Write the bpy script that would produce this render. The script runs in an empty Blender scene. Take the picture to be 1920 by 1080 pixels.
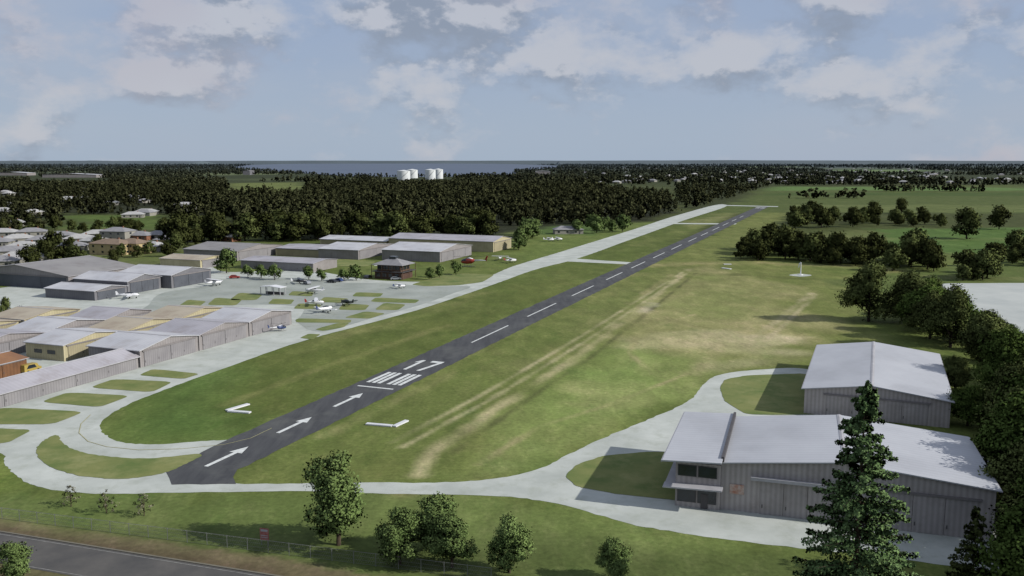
import bpy, math, random
import numpy as np
from mathutils import Vector, Matrix
random.seed(7); RNG=np.random.default_rng(11)
PI=math.pi
scene=bpy.context.scene; COL=scene.collection
# ------------------------------------------------------------------ camera geometry
F=1662.0; TH=math.atan(237.0/F); ct,st=math.cos(TH),math.sin(TH); H=50.0
def G(px,py,z=0.0):
    dx=(px-960)/F; dy=(py-540)/F
    d=(dx, ct-dy*st, -st-dy*ct); t=(z-H)/d[2]
    return (d[0]*t, d[1]*t)
def proj(x,y,z):
    zc=(H-z)*st+y*ct; return 960+F*x/zc, 540+F*((H-z)*ct-y*st)/zc
cam=bpy.data.objects.new('Camera',bpy.data.cameras.new('Camera')); COL.objects.link(cam)
cam.location=(0,0,H); cam.rotation_euler=(PI/2-TH,0,0); cam.data.sensor_width=36; cam.data.lens=36*F/1920
cam.data.clip_end=90000; cam.data.clip_start=1; scene.camera=cam
scene.view_settings.view_transform='Standard'; scene.view_settings.look='None'; scene.view_settings.exposure=0
# ------------------------------------------------------------------ materials
def lin(c): 
    c=c/255.0
    return c/12.92 if c<=0.04045 else ((c+0.055)/1.055)**2.4
K=0.86
def S(r,g,b,k=K): return (lin(r)*k,lin(g)*k,lin(b)*k,1)
MATS={}
def mat(name,c1,c2=None,scale=1.0,rough=0.8,world=False,stripe=None,metal=0.0,spec=0.3,bump=0.0,detail=4,stretch=None,stain=None):
    if name in MATS: return MATS[name]
    m=bpy.data.materials.new(name); m.use_nodes=True; N=m.node_tree.nodes; L=m.node_tree.links
    b=N['Principled BSDF']; b.inputs['Roughness'].default_value=rough; b.inputs['Metallic'].default_value=metal
    b.inputs['Specular IOR Level'].default_value=spec
    if c2 is None: c2=tuple(x*0.8 for x in c1[:3])+(1,)
    if world: g=N.new('ShaderNodeNewGeometry'); co=g.outputs['Position']
    else: g=N.new('ShaderNodeTexCoord'); co=g.outputs['Object']
    src=co
    if stretch:
        mp=N.new('ShaderNodeMapping'); mp.inputs['Scale'].default_value=stretch[:3]
        if len(stretch)>3: mp.inputs['Rotation'].default_value=(0,0,stretch[3])
        L.new(co,mp.inputs['Vector']); src=mp.outputs[0]
    n=N.new('ShaderNodeTexNoise'); n.inputs['Scale'].default_value=scale; n.inputs['Detail'].default_value=detail; n.inputs['Roughness'].default_value=0.62
    L.new(src,n.inputs['Vector'])
    r=N.new('ShaderNodeMapRange'); r.inputs[1].default_value=0.33; r.inputs[2].default_value=0.67; L.new(n.outputs[0],r.inputs[0])
    mx=N.new('ShaderNodeMix'); mx.data_type='RGBA'; mx.inputs[6].default_value=c1; mx.inputs[7].default_value=c2
    L.new(r.outputs[0],mx.inputs[0]); out=mx.outputs[2]
    if stain:
        sc,c3,amt=stain
        n2=N.new('ShaderNodeTexNoise'); n2.inputs['Scale'].default_value=sc; n2.inputs['Detail'].default_value=8; n2.inputs['Roughness'].default_value=.7; L.new(co,n2.inputs['Vector'])
        r2=N.new('ShaderNodeMapRange'); r2.inputs[1].default_value=.5; r2.inputs[2].default_value=.68; r2.inputs[4].default_value=amt; L.new(n2.outputs[0],r2.inputs[0])
        m2=N.new('ShaderNodeMix'); m2.data_type='RGBA'; L.new(r2.outputs[0],m2.inputs[0]); L.new(out,m2.inputs[6]); m2.inputs[7].default_value=c3; out=m2.outputs[2]
    if stripe:
        ax,per,k=stripe
        sp=N.new('ShaderNodeSeparateXYZ'); L.new(co,sp.inputs[0])
        if ax=='XY':
            ad=N.new('ShaderNodeMath'); ad.operation='ADD'; L.new(sp.outputs[0],ad.inputs[0]); L.new(sp.outputs[1],ad.inputs[1]); v=ad.outputs[0]
        else: v=sp.outputs['XYZ'.index(ax)]
        mu=N.new('ShaderNodeMath'); mu.operation='MULTIPLY'; mu.inputs[1].default_value=2*PI/per; L.new(v,mu.inputs[0])
        si=N.new('ShaderNodeMath'); si.operation='SINE'; L.new(mu.outputs[0],si.inputs[0])
        mr2=N.new('ShaderNodeMapRange'); mr2.inputs[1].default_value=-1; mr2.inputs[2].default_value=1; mr2.inputs[3].default_value=1-k; mr2.inputs[4].default_value=1
        L.new(si.outputs[0],mr2.inputs[0])
        hs=N.new('ShaderNodeHueSaturation'); L.new(mr2.outputs[0],hs.inputs['Value']); L.new(out,hs.inputs['Color']); out=hs.outputs[0]
    L.new(out,b.inputs['Base Color'])
    if bump>0:
        bp=N.new('ShaderNodeBump'); bp.inputs['Strength'].default_value=bump; L.new(n.outputs[0],bp.inputs['Height']); L.new(bp.outputs[0],b.inputs['Normal'])
    MATS[name]=m; return m
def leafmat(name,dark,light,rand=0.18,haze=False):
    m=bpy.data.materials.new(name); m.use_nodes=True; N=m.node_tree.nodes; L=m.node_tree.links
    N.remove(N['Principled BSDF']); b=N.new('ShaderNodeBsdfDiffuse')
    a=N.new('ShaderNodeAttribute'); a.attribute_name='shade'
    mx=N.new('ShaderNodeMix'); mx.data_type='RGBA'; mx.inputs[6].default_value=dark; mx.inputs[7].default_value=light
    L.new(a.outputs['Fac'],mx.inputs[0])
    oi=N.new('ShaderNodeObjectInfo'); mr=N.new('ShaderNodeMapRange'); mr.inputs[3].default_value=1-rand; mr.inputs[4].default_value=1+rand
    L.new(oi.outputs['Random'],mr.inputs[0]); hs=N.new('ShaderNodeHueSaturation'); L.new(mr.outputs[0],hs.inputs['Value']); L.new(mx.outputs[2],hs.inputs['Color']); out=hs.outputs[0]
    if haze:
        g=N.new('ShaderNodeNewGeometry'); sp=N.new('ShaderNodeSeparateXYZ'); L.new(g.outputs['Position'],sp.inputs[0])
        r=N.new('ShaderNodeMapRange'); r.inputs[1].default_value=1300; r.inputs[2].default_value=12000; r.inputs[4].default_value=.8; L.new(sp.outputs[1],r.inputs[0])  # bluish distance haze painted into the leaf colour along world Y
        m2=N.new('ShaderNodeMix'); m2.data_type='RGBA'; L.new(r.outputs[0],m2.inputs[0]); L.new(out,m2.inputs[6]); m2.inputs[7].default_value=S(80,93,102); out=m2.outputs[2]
    L.new(out,b.inputs['Color'])
    na=N.new('ShaderNodeAttribute'); na.attribute_name='nrm'; vt=N.new('ShaderNodeVectorTransform'); vt.vector_type='NORMAL'; vt.convert_from='OBJECT'; vt.convert_to='WORLD'
    L.new(na.outputs['Vector'],vt.inputs[0]); L.new(vt.outputs[0],b.inputs['Normal'])
    L.new(b.outputs[0],N['Material Output'].inputs['Surface'])
    MATS[name]=m; return m
M=MATS
mat('asphalt',S(62,64,68),S(82,84,86),0.5,0.9,True,detail=9,stretch=(1,.12,1,math.radians(21)),stain=(.08,S(96,98,96),.7))
mat('paving',S(166,172,166),S(194,199,193),0.09,0.9,True,detail=9,stain=(.25,S(150,156,142),.5))
mat('apron',S(140,147,141),S(168,174,168),0.1,0.9,True,detail=9,stain=(.2,S(118,124,110),.6))
mat('sand',S(168,174,172),S(188,192,188),0.05,0.9,True)
mat('paint',S(228,232,230),S(198,202,199),0.8,0.7,True,stain=(.9,S(150,152,150),.6))
mat('worn_paint',S(150,150,146),S(110,110,108),1.2,0.7,True)
mat('yellow_line',S(176,172,124),None,0.8,0.7,True)
mat('road',S(76,76,76),S(96,94,91),0.2,0.9,True,detail=8)
mat('kerb',S(118,114,102),None,0.5,0.9,True)
mat('island',S(92,110,56),S(126,130,78),0.15,0.95,True,detail=9,bump=0.3,stain=(.12,S(146,146,98),.7))
mat('water',S(80,92,110),S(92,105,123),0.0006,0.55,True,spec=0.2,stretch=(1,6,1))
mat('hill',S(74,86,92),S(86,98,104),0.0008,0.95,True)
mat('wall_grey',S(150,146,146),S(136,132,132),0.15,0.7,stripe=('XY',0.9,0.16),stain=(.4,S(120,112,106),.4))
mat('wall_big',S(184,178,176),S(166,161,159),0.12,0.7,stripe=('XY',0.75,0.22),stain=(.35,S(148,140,134),.5))
mat('wall_dark',S(120,120,124),S(104,104,110),0.15,0.7,stripe=('XY',0.9,0.16))
mat('wall_cream',S(188,180,148),S(170,162,130),0.15,0.7,stripe=('XY',0.9,0.12),stain=(.4,S(150,140,112),.4))
mat('wall_rust',S(122,86,58),S(100,72,52),0.4,0.8,stripe=('XY',0.9,0.2))
mat('door_grey',S(142,140,142),S(128,126,129),0.2,0.7,stripe=('XY',0.7,0.18))
mat('door_big',S(174,169,168),S(156,152,151),0.2,0.7,stripe=('XY',0.7,0.18),stain=(.5,S(144,138,134),.5))
mat('door_dark',S(92,96,104),S(80,84,92),0.2,0.7,stripe=('XY',0.7,0.2))
mat('door_cream',S(164,156,128),None,0.2,0.7,stripe=('XY',0.7,0.15))
mat('trim_dark',S(84,82,84),None,0.5,0.7)
mat('trim_mid',S(130,126,126),None,0.5,0.7)
mat('trim_pale',S(178,178,182),None,0.5,0.6)
def roofm(n,c1,c2,ax,per=1.1,k=0.07,st=None): return mat(n,c1,c2,0.09,0.5,stripe=(ax,per,k),spec=0.35,detail=8,stain=st)
for ax in 'XY':
    roofm('roof_big'+ax,S(190,193,198),S(176,179,185),ax,st=(.1,S(164,166,170),.5))
    roofm('roof_pale'+ax,S(178,176,182),S(158,157,164),ax,st=(.18,S(148,140,138),.6))
    roofm('roof_white'+ax,S(202,203,206),S(180,182,188),ax,st=(.18,S(168,163,160),.6))
    roofm('roof_grey'+ax,S(148,146,144),S(132,130,130),ax,st=(.18,S(120,112,106),.5))
    roofm('roof_beige'+ax,S(186,176,156),S(168,158,138),ax,st=(.18,S(152,134,118),.6))
    roofm('roof_rust'+ax,S(166,120,74),S(134,96,66),ax)
mat('glass',S(26,32,40),S(40,48,58),0.5,0.15,spec=0.6)
mat('brown_brick',S(92,70,60),S(76,58,52),1.5,0.85)
mat('timber',S(104,82,66),S(84,66,54),1.5,0.85)
mat('white_paint',S(226,228,230),S(210,212,216),0.5,0.4,spec=0.5)
mat('red_paint',S(160,56,46),S(142,48,40),0.5,0.4,spec=0.5)
mat('blue_paint',S(48,66,112),None,0.5,0.4,spec=0.5)
mat('dark_green_paint',S(50,58,50),None,0.5,0.5)
mat('yellow_paint',S(170,150,80),None,0.5,0.5)
mat('silver_paint',S(160,164,170),None,0.5,0.35,metal=0.3)
mat('dark_paint',S(44,48,56),None,0.5,0.35,spec=0.5)
mat('rubber',S(30,30,30),None,1,0.9)
mat('steel',S(140,142,142),None,1,0.5,metal=0.3)
mat('bark',S(84,72,58),S(58,50,42),1.5,0.95)
mat('bark_dark',S(56,48,40),S(40,34,28),1.5,0.95)
mat('house_wall_cream',S(190,172,130),None,0.5,0.8)
mat('house_wall_grey',S(150,148,140),None,0.5,0.8)
mat('house_wall_brick',S(138,98,78),None,1.5,0.85)
mat('tile_grey',S(146,146,148),S(128,128,132),0.5,0.7)
mat('tile_white',S(180,180,178),S(160,160,160),0.5,0.7)
mat('tile_brown',S(140,122,104),S(122,106,92),0.5,0.7)
mat('tank_white',S(222,226,226),S(205,210,212),0.05,0.5)
mat('sign_red',S(150,70,66),S(176,128,122),3,0.7)
mat('sign_rust',S(170,120,100),S(196,188,180),1.6,0.7)
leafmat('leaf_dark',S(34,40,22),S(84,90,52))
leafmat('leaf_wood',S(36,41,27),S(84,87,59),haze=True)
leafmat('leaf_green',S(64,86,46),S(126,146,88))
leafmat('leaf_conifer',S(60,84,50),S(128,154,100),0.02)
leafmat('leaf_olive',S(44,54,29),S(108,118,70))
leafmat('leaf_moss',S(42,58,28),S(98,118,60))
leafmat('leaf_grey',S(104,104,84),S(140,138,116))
# ------------------------------------------------------------------ helpers
def tag(o,label=None,cat=None,group=None,kind=None):
    if label: o['label']=label
    if cat: o['category']=cat
    if group: o['group']=group
    if kind: o['kind']=kind
    return o
def empty(name,loc,rz,label,cat,group=None):
    o=bpy.data.objects.new(name,None); COL.objects.link(o); o.location=loc; o.rotation_euler=(0,0,rz); o.empty_display_size=0.5
    return tag(o,label,cat,group)
class MB:
    def __init__(s): s.v=[]; s.f=[]
    def add(s,vs,fs):
        n=len(s.v); s.v+= [tuple(v) for v in vs]; s.f+=[tuple(i+n for i in f) for f in fs]; return s
    def box(s,x0,x1,y0,y1,z0,z1):
        return s.add([(x0,y0,z0),(x1,y0,z0),(x1,y1,z0),(x0,y1,z0),(x0,y0,z1),(x1,y0,z1),(x1,y1,z1),(x0,y1,z1)],
            [(0,3,2,1),(4,5,6,7),(0,1,5,4),(1,2,6,5),(2,3,7,6),(3,0,4,7)])
    def poly(s,p): return s.add(p,[tuple(range(len(p)))])
    def tube(s,p,q,r0,r1=None,n=6):
        r1=r0 if r1 is None else r1
        p=Vector(p);q=Vector(q);d=(q-p).normalized(); a=d.orthogonal().normalized(); b=d.cross(a)
        vs=[p+(a*math.cos(2*PI*i/n)+b*math.sin(2*PI*i/n))*r0 for i in range(n)]+[q+(a*math.cos(2*PI*i/n)+b*math.sin(2*PI*i/n))*r1 for i in range(n)]
        return s.add(vs,[(i,(i+1)%n,n+(i+1)%n,n+i) for i in range(n)]+[tuple(range(n))[::-1],tuple(range(n,2*n))])
    def loft(s,secs,n=12):   # secs: (x, halfwidth, halfheight, zc)
        vs=[];fs=[]
        for (x,w,h,zc) in secs:
            for i in range(n):
                a=2*PI*i/n; vs.append((x,w*math.cos(a),zc+h*math.sin(a)))
        m=len(secs)
        for k in range(m-1):
            for i in range(n): fs.append((k*n+i,k*n+(i+1)%n,(k+1)*n+(i+1)%n,(k+1)*n+i))
        fs.append(tuple(range(n))[::-1]); fs.append(tuple(range((m-1)*n,m*n)))
        return s.add(vs,fs)
    def ext(s,prof,y0,y1):   # prof in xz extruded along y
        n=len(prof); vs=[(x,y0,z) for x,z in prof]+[(x,y1,z) for x,z in prof]
        return s.add(vs,[tuple(range(n)),tuple(range(n,2*n))[::-1]]+[(i,n+i,n+(i+1)%n,(i+1)%n) for i in range(n)])
    def build(s,name,m,parent=None,smooth=False,xf=None):
        me=bpy.data.meshes.new(name); me.from_pydata([xf(v) for v in s.v] if xf else s.v,[],s.f); me.materials.append(M[m] if isinstance(m,str) else m)
        if smooth: me.polygons.foreach_set('use_smooth',[True]*len(me.polygons))
        me.update(); o=bpy.data.objects.new(name,me); COL.objects.link(o); o.parent=parent
        return o
def fastmesh(name,V,Q,m,shade=None,nrm=None):
    me=bpy.data.meshes.new(name); nv=len(V); nf=len(Q); k=Q.shape[1]
    me.vertices.add(nv); me.vertices.foreach_set('co',np.asarray(V,dtype=np.float32).ravel())
    me.loops.add(nf*k); me.loops.foreach_set('vertex_index',Q.astype(np.int32).ravel())
    me.polygons.add(nf); me.polygons.foreach_set('loop_start',np.arange(0,nf*k,k,dtype=np.int32)); 
    me.update(calc_edges=True)
    if shade is not None:
        at=me.attributes.new('shade','FLOAT','POINT'); at.data.foreach_set('value',np.asarray(shade,dtype=np.float32))
    if nrm is not None:
        at=me.attributes.new('nrm','FLOAT_VECTOR','POINT'); at.data.foreach_set('vector',np.asarray(nrm,dtype=np.float32).ravel())
    me.materials.append(M[m]); return me
def catmull(pts,n=8,closed=True):
    P=[np.array(p,float) for p in pts]; N=len(P); out=[]
    for i in range(N):
        p0,p1,p2,p3=P[(i-1)%N],P[i],P[(i+1)%N],P[(i+2)%N]
        t0=0;t1=t0+max(np.linalg.norm(p1-p0),1e-3)**.5;t2=t1+max(np.linalg.norm(p2-p1),1e-3)**.5;t3=t2+max(np.linalg.norm(p3-p2),1e-3)**.5
        for k in range(n):
            t=t1+(t2-t1)*k/n
            A1=(t1-t)/(t1-t0)*p0+(t-t0)/(t1-t0)*p1;A2=(t2-t)/(t2-t1)*p1+(t-t1)/(t2-t1)*p2;A3=(t3-t)/(t3-t2)*p2+(t-t2)/(t3-t2)*p3
            B1=(t2-t)/(t2-t0)*A1+(t-t0)/(t2-t0)*A2;B2=(t3-t)/(t3-t1)*A2+(t-t1)/(t3-t1)*A3
            out.append(tuple((t2-t)/(t2-t1)*B1+(t-t1)/(t2-t1)*B2))
    return out
def chaikin(P,k=.10,it=3):
    for j in range(it):
        o=[]
        for a,b in zip(P,P[1:]+P[:1]):
            kk=min(k,3.0/max(1,math.hypot(b[0]-a[0],b[1]-a[1]))) if j==0 else k
            o+= [(a[0]+(b[0]-a[0])*kk,a[1]+(b[1]-a[1])*kk),(b[0]-(b[0]-a[0])*kk,b[1]-(b[1]-a[1])*kk)]
        P=o; k=.25 if j else .12
    return P
def ragged(P,step=2.2,amp=.2,seed=1):
    r=random.Random(seed); o=[]
    for a,b in zip(P,P[1:]+P[:1]):
        L_=math.hypot(b[0]-a[0],b[1]-a[1]); n=max(1,min(600,int(L_/step)))
        for i in range(n):
            t=i/n; o.append((a[0]+(b[0]-a[0])*t+r.uniform(-amp,amp),a[1]+(b[1]-a[1])*t+r.uniform(-amp,amp)))
    return o
def sheet(name,px,z,m,smooth=True,world=False,rag=.15):
    pts=px if world else [G(*p) for p in px]
    if smooth=='c': pts=chaikin(pts)
    elif smooth: pts=catmull(pts)
    if rag: pts=ragged(pts,amp=rag)
    o=MB().poly([(x,y,z) for x,y in pts]).build(name,m); o['kind']='structure'; return o
# ------------------------------------------------------------------ ground sheet with painted soil/grass tones and far haze
def axis(lo,a,b,hi,step,g1,g2):
    r=list(np.arange(a,b,step)); s=step; x=r[-1]
    while x<hi: s*=g2; x+=s; r.append(x)
    s=step; x=r[0]; l=[]
    while x>lo: s*=g1; x-=s; l.append(x)
    return np.array(l[::-1]+r)
xs=axis(-45000,-120,165,45000,1.0,1.06,1.06); ys=axis(-400,92,430,70000,1.0,1.25,1.014)
X,Y=np.meshgrid(xs,ys); nx,ny=len(xs),len(ys); PX=X.ravel(); PY=Y.ravel()
idx=np.arange(nx*ny).reshape(ny,nx)
Q=np.stack([idx[:-1,:-1],idx[:-1,1:],idx[1:,1:],idx[1:,:-1]],-1).reshape(-1,4)
def vnoise(x,y,sc,seed):
    r=np.random.default_rng(seed); s=0
    for k in range(9):
        a=r.uniform(0,2*PI); f=sc*r.uniform(.5,2.2); s=s+np.sin((x*math.cos(a)+y*math.sin(a))*f+r.uniform(0,6.28)+1.5*np.sin(x*f*.37+y*f*.23+k))/9**.5
    return s
GK=1.12
def C3(c): return np.array([lin(c[0]),lin(c[1]),lin(c[2])])*K*GK
colr=np.tile(C3((90,102,52)),(len(PX),1))
def blend(w,c):
    global colr
    w=np.clip(w,0,1)[:,None]; colr=colr*(1-w)+C3(c)[None,:]*w
def segd(x,y,a,b):
    dx,dy=b[0]-a[0],b[1]-a[1]; t=np.clip(((x-a[0])*dx+(y-a[1])*dy)/(dx*dx+dy*dy+1e-9),0,1)
    return np.hypot(x-a[0]-t*dx,y-a[1]-t*dy)
def stroke(px,w,c,al,seed=1,br=0.6):
    P=[G(*p) for p in px]; d=np.full(len(PX),1e9)
    for a,b in zip(P[:-1],P[1:]): d=np.minimum(d,segd(PX,PY,a,b))
    d=d+vnoise(PX,PY,.35,seed+3)*w*.22
    n=np.clip(1-br*0.6*(1+vnoise(PX,PY,0.16,seed)),0,1)
    blend(al*np.clip(1.3-d/w*1.1,0,1)*n,c)
def inside(poly,x,y):
    ins=np.zeros(len(x),bool)
    for (x1,y1),(x2,y2) in zip(poly,poly[1:]+poly[:1]):
        cnd=((y1>y)!=(y2>y)); xi=(x2-x1)*(y-y1)/((y2-y1) if y2!=y1 else 1e-9)+x1
        ins^=cnd&(x<xi)
    return ins
def area(px,c,al,soft=6,seed=1,br=0.0,wob=1.0):
    P=[G(*p) for p in px]; d=np.full(len(PX),1e9)
    for a,b in zip(P,P[1:]+P[:1]): d=np.minimum(d,segd(PX,PY,a,b))
    sd=np.where(inside(P,PX,PY),d,-d)+vnoise(PX,PY,1.2/soft,seed)*soft*.5*wob
    blend(al*np.clip(0.5+sd/soft,0,1)*(1-br*0.5*(1+vnoise(PX,PY,0.07,seed+5))),c)
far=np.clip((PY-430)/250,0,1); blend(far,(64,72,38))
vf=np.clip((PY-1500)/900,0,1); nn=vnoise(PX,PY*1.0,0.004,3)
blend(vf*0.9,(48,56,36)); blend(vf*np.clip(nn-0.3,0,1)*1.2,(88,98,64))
hz=np.clip((PY-3000)/10000,0,.9); blend(hz,(78,90,96))  # far haze painted into the ground colour, bluer with distance
area([(187,800),(460,822),(1400,388),(1365,383),(1075,487),(560,641),(250,752)],(82,94,46),.9,6,2)
area([(187,800),(230,830),(400,822),(470,785),(380,720),(290,740)],(76,102,50),.65,18,3)
area([(440,890),(1430,390),(1480,400),(1380,480),(1620,520),(1640,640),(1510,690),(1320,715),(1060,855),(850,904)],(102,110,60),.9,8,4)
area([(440,890),(760,730),(1150,540),(1250,500),(1180,570),(960,720),(780,890)],(92,104,54),.7,10,4)
area([(830,895),(1000,770),(1150,645),(1330,655),(1400,690),(1300,735),(1200,780),(1060,850),(900,895)],(120,132,76),.95,9,6,.3)
area([(1000,800),(1100,680),(1180,648),(1300,660),(1260,720),(1120,800)],(112,130,70),.7,12,36,.4)
area([(1150,640),(1250,560),(1330,500),(1480,530),(1560,600),(1500,660),(1380,660)],(138,136,92),.85,14,7,.5)
area([(1230,590),(1330,520),(1430,545),(1420,600),(1300,620)],(112,122,70),.7,12,8,.4)
area([(1150,635),(1300,612),(1500,635),(1500,665),(1320,660),(1180,650)],(156,152,114),.8,6,9,.6)
area([(1040,760),(1100,720),(1230,720),(1240,745),(1120,780)],(142,146,94),.6,6,49,.5)
area([(1290,415),(1400,392),(1350,415),(1290,425)],(118,120,78),.8,10,9,.4)
area([(1050,560),(1200,510),(1330,500),(1200,560),(1080,640),(960,700)],(114,116,74),.45,10,19,.7)
area([(500,790),(900,600),(1150,500),(1060,500),(700,630),(420,740)],(98,104,56),.5,12,23,.8)
area([(870,900),(1010,880),(1060,856),(1000,830),(900,870)],(102,120,66),.6,5,29,.4)
stroke([(1200,460),(1290,430),(1400,390)],9,(108,114,66),.6,3)
for w,c,al,pts,sd in [(2.0,(156,150,112),.95,[(785,890),(808,850),(925,770),(1070,677),(1190,588),(1292,505)],1),(1.0,(70,72,44),.8,[(850,848),(985,752),(1110,668),(1225,577),(1305,512)],2),
    (.85,(156,152,114),.9,[(735,830),(900,742),(1090,630),(1280,510)],3),(.85,(156,152,114),.85,[(755,838),(918,750),(1102,637),(1287,513)],33),
    (1.6,(162,154,120),.9,[(1410,635),(1460,600),(1520,550)],4),(1.3,(162,154,120),.85,[(1435,640),(1490,590),(1530,552)],5),
    (3,(170,166,142),.8,[(1205,585),(1225,570)],6),(2,(134,132,88),.5,[(600,820),(700,770),(850,700)],7),(2,(144,138,98),.6,[(1180,570),(1260,515)],8),
    (6,(124,126,78),.5,[(560,655),(700,612),(900,548)],9),(2,(130,128,82),.5,[(420,760),(600,690),(840,610)],40),(4,(140,132,92),.7,[(690,985),(720,960),(745,935)],10),
    (10,(130,128,84),.8,[(1200,497),(1400,492),(1620,500),(1760,520),(1950,525)],11),(5,(78,84,46),.7,[(1380,515),(1500,522),(1620,530)],12),
    (6,(144,142,104),.7,[(1490,660),(1420,680),(1340,690)],13),(2,(134,132,88),.6,[(850,680),(1000,600),(1180,515)],14),(3,(144,140,100),.6,[(1300,700),(1360,650),(1420,600)],15),
    (3,(120,124,76),.6,[(980,985),(1100,1020),(1300,1060)],17),(1.0,(144,140,98),.8,[(900,870),(1010,800),(1140,760),(1290,700)],18),(1.0,(144,140,98),.7,[(1220,700),(1180,660),(1200,620),(1300,590)],19)]: stroke(pts,w,c,al,sd)
area([(-300,925),(100,932),(600,925),(960,935),(1180,985),(1500,1030),(1500,1300),(-300,1300)],(90,104,56),.9,4,2)
area([(700,930),(960,938),(1180,985),(1400,1020),(1300,1035),(1000,1000),(760,975)],(106,120,66),.7,5,12,.4)
area([(-300,1010),(300,985),(700,1000),(1100,1010),(1500,1060),(1500,1400),(-300,1400)],(76,86,48),.75,8,5,.4)
area([(-300,945),(-100,958),(0,972),(520,1046),(800,1100),(760,1180),(-300,1180)],(104,94,72),1,1.2,2,.35,.6)
area([(-300,962),(0,984),(520,1066),(560,1090),(-300,1000)],(80,70,54),.7,.8,8,.4,.4)
area([(-300,840),(0,840),(8,880),(60,918),(-300,960)],(98,112,54),.8,3,2)
area([(1300,400),(1440,352),(1920,346),(2100,400),(1480,398)],(76,88,46),.9,30,4)
area([(1480,398),(1500,384),(2050,384),(2100,398)],(92,102,58),.8,15,14,.3)
area([(1440,366),(1470,361),(1980,361),(2000,368)],(60,78,36),.8,25,24,.3)
area([(1640,472),(1640,430),(1920,427),(1990,475)],(74,98,46),.95,14,4)
area([(1640,450),(1660,446),(1950,446),(1970,452)],(92,108,58),.7,8,24)
area([(1540,530),(1780,500),(1960,480),(1960,530),(1780,528),(1700,560)],(78,92,48),.7,10,4)
area([(1470,440),(1650,430),(1660,470),(1480,470)],(90,98,56),.8,10,4)
area([(1460,350),(1920,352),(1960,357),(1440,357)],(86,112,60),.8,40,4)
area([(1560,318),(1700,318),(1760,322),(1560,322)],(98,118,74),.8,200,4); area([(1380,312),(1500,311),(1500,314),(1380,315)],(94,106,74),.8,300,4)
area([(425,343),(570,342),(580,362),(430,366)],(96,106,58),.9,40,4)
area([(130,404),(320,404),(310,430),(120,430)],(76,94,44),.9,25,4)
area([(150,352),(420,350),(430,358),(150,362)],(84,94,52),.7,40,4)
area([(-100,430),(340,430),(340,520),(-100,520)],(88,94,60),.7,25,4,.4)
area([(960,436),(1240,415),(1070,484),(960,490)],(94,108,56),.9,15,4)
area([(1000,412),(1180,412),(1100,440),(990,440)],(72,94,48),.8,12,4)
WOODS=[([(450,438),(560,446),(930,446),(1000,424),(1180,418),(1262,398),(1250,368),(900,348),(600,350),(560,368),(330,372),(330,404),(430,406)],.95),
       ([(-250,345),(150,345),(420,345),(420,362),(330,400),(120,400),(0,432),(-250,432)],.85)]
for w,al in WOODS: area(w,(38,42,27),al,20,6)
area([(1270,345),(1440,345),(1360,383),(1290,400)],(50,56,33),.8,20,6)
gm=bpy.data.materials.new('ground_grass'); gm.use_nodes=True; N=gm.node_tree.nodes; L=gm.node_tree.links
at=N.new('ShaderNodeAttribute'); at.attribute_name='soil_haze'; geo=N.new('ShaderNodeNewGeometry'); last=at.outputs['Color']
mp=N.new('ShaderNodeMapping'); mp.inputs['Rotation'].default_value=(0,0,math.radians(21)); mp.inputs['Scale'].default_value=(1,0.5,1); L.new(geo.outputs['Position'],mp.inputs[0])
for sc,lo,hi,vec in [(1.1,.74,1.26,geo.outputs['Position']),(0.16,.76,1.24,mp.outputs[0]),(0.018,.9,1.1,geo.outputs['Position'])]:
    n=N.new('ShaderNodeTexNoise'); n.inputs['Scale'].default_value=sc; n.inputs['Detail'].default_value=7; n.inputs['Roughness'].default_value=.7; L.new(vec,n.inputs['Vector'])
    r=N.new('ShaderNodeMapRange'); r.inputs[1].default_value=.3; r.inputs[2].default_value=.7; r.inputs[3].default_value=lo; r.inputs[4].default_value=hi; L.new(n.outputs[0],r.inputs[0])
    hs=N.new('ShaderNodeHueSaturation'); L.new(r.outputs[0],hs.inputs['Value']); L.new(last,hs.inputs['Color']); last=hs.outputs[0]
def patch(scale,lo,hi,amt,colm,last):
    n=N.new('ShaderNodeTexNoise'); n.inputs['Scale'].default_value=scale; n.inputs['Detail'].default_value=11; n.inputs['Roughness'].default_value=.76; L.new(mp.outputs[0],n.inputs['Vector'])
    r=N.new('ShaderNodeMapRange'); r.inputs[1].default_value=lo; r.inputs[2].default_value=hi; r.inputs[3].default_value=0; r.inputs[4].default_value=amt; L.new(n.outputs[0],r.inputs[0])
    mx=N.new('ShaderNodeMix'); mx.data_type='RGBA'; hs=N.new('ShaderNodeMix'); hs.data_type='RGBA'; hs.blend_type='MULTIPLY'; hs.inputs[0].default_value=1; hs.inputs[7].default_value=colm
    L.new(last,hs.inputs[6]); L.new(r.outputs[0],mx.inputs[0]); L.new(last,mx.inputs[6]); L.new(hs.outputs[2],mx.inputs[7]); return mx.outputs[2]
last=patch(.06,.49,.64,.8,(1.45,1.3,1.55,1),last); last=patch(.35,.53,.66,.75,(1.42,1.28,1.5,1),last); last=patch(.11,.55,.68,.65,(.66,.82,.68,1),last)
b=N['Principled BSDF']; b.inputs['Roughness'].default_value=.95; b.inputs['Specular IOR Level'].default_value=.1; L.new(last,b.inputs['Base Color'])
MATS['ground']=gm
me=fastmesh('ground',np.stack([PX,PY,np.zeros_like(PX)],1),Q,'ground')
ca=me.attributes.new('soil_haze','FLOAT_COLOR','POINT'); ca.data.foreach_set('color',np.concatenate([colr,np.ones((len(PX),1))],1).astype(np.float32).ravel())
g=bpy.data.objects.new('ground',me); COL.objects.link(g); g['kind']='structure'
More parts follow.
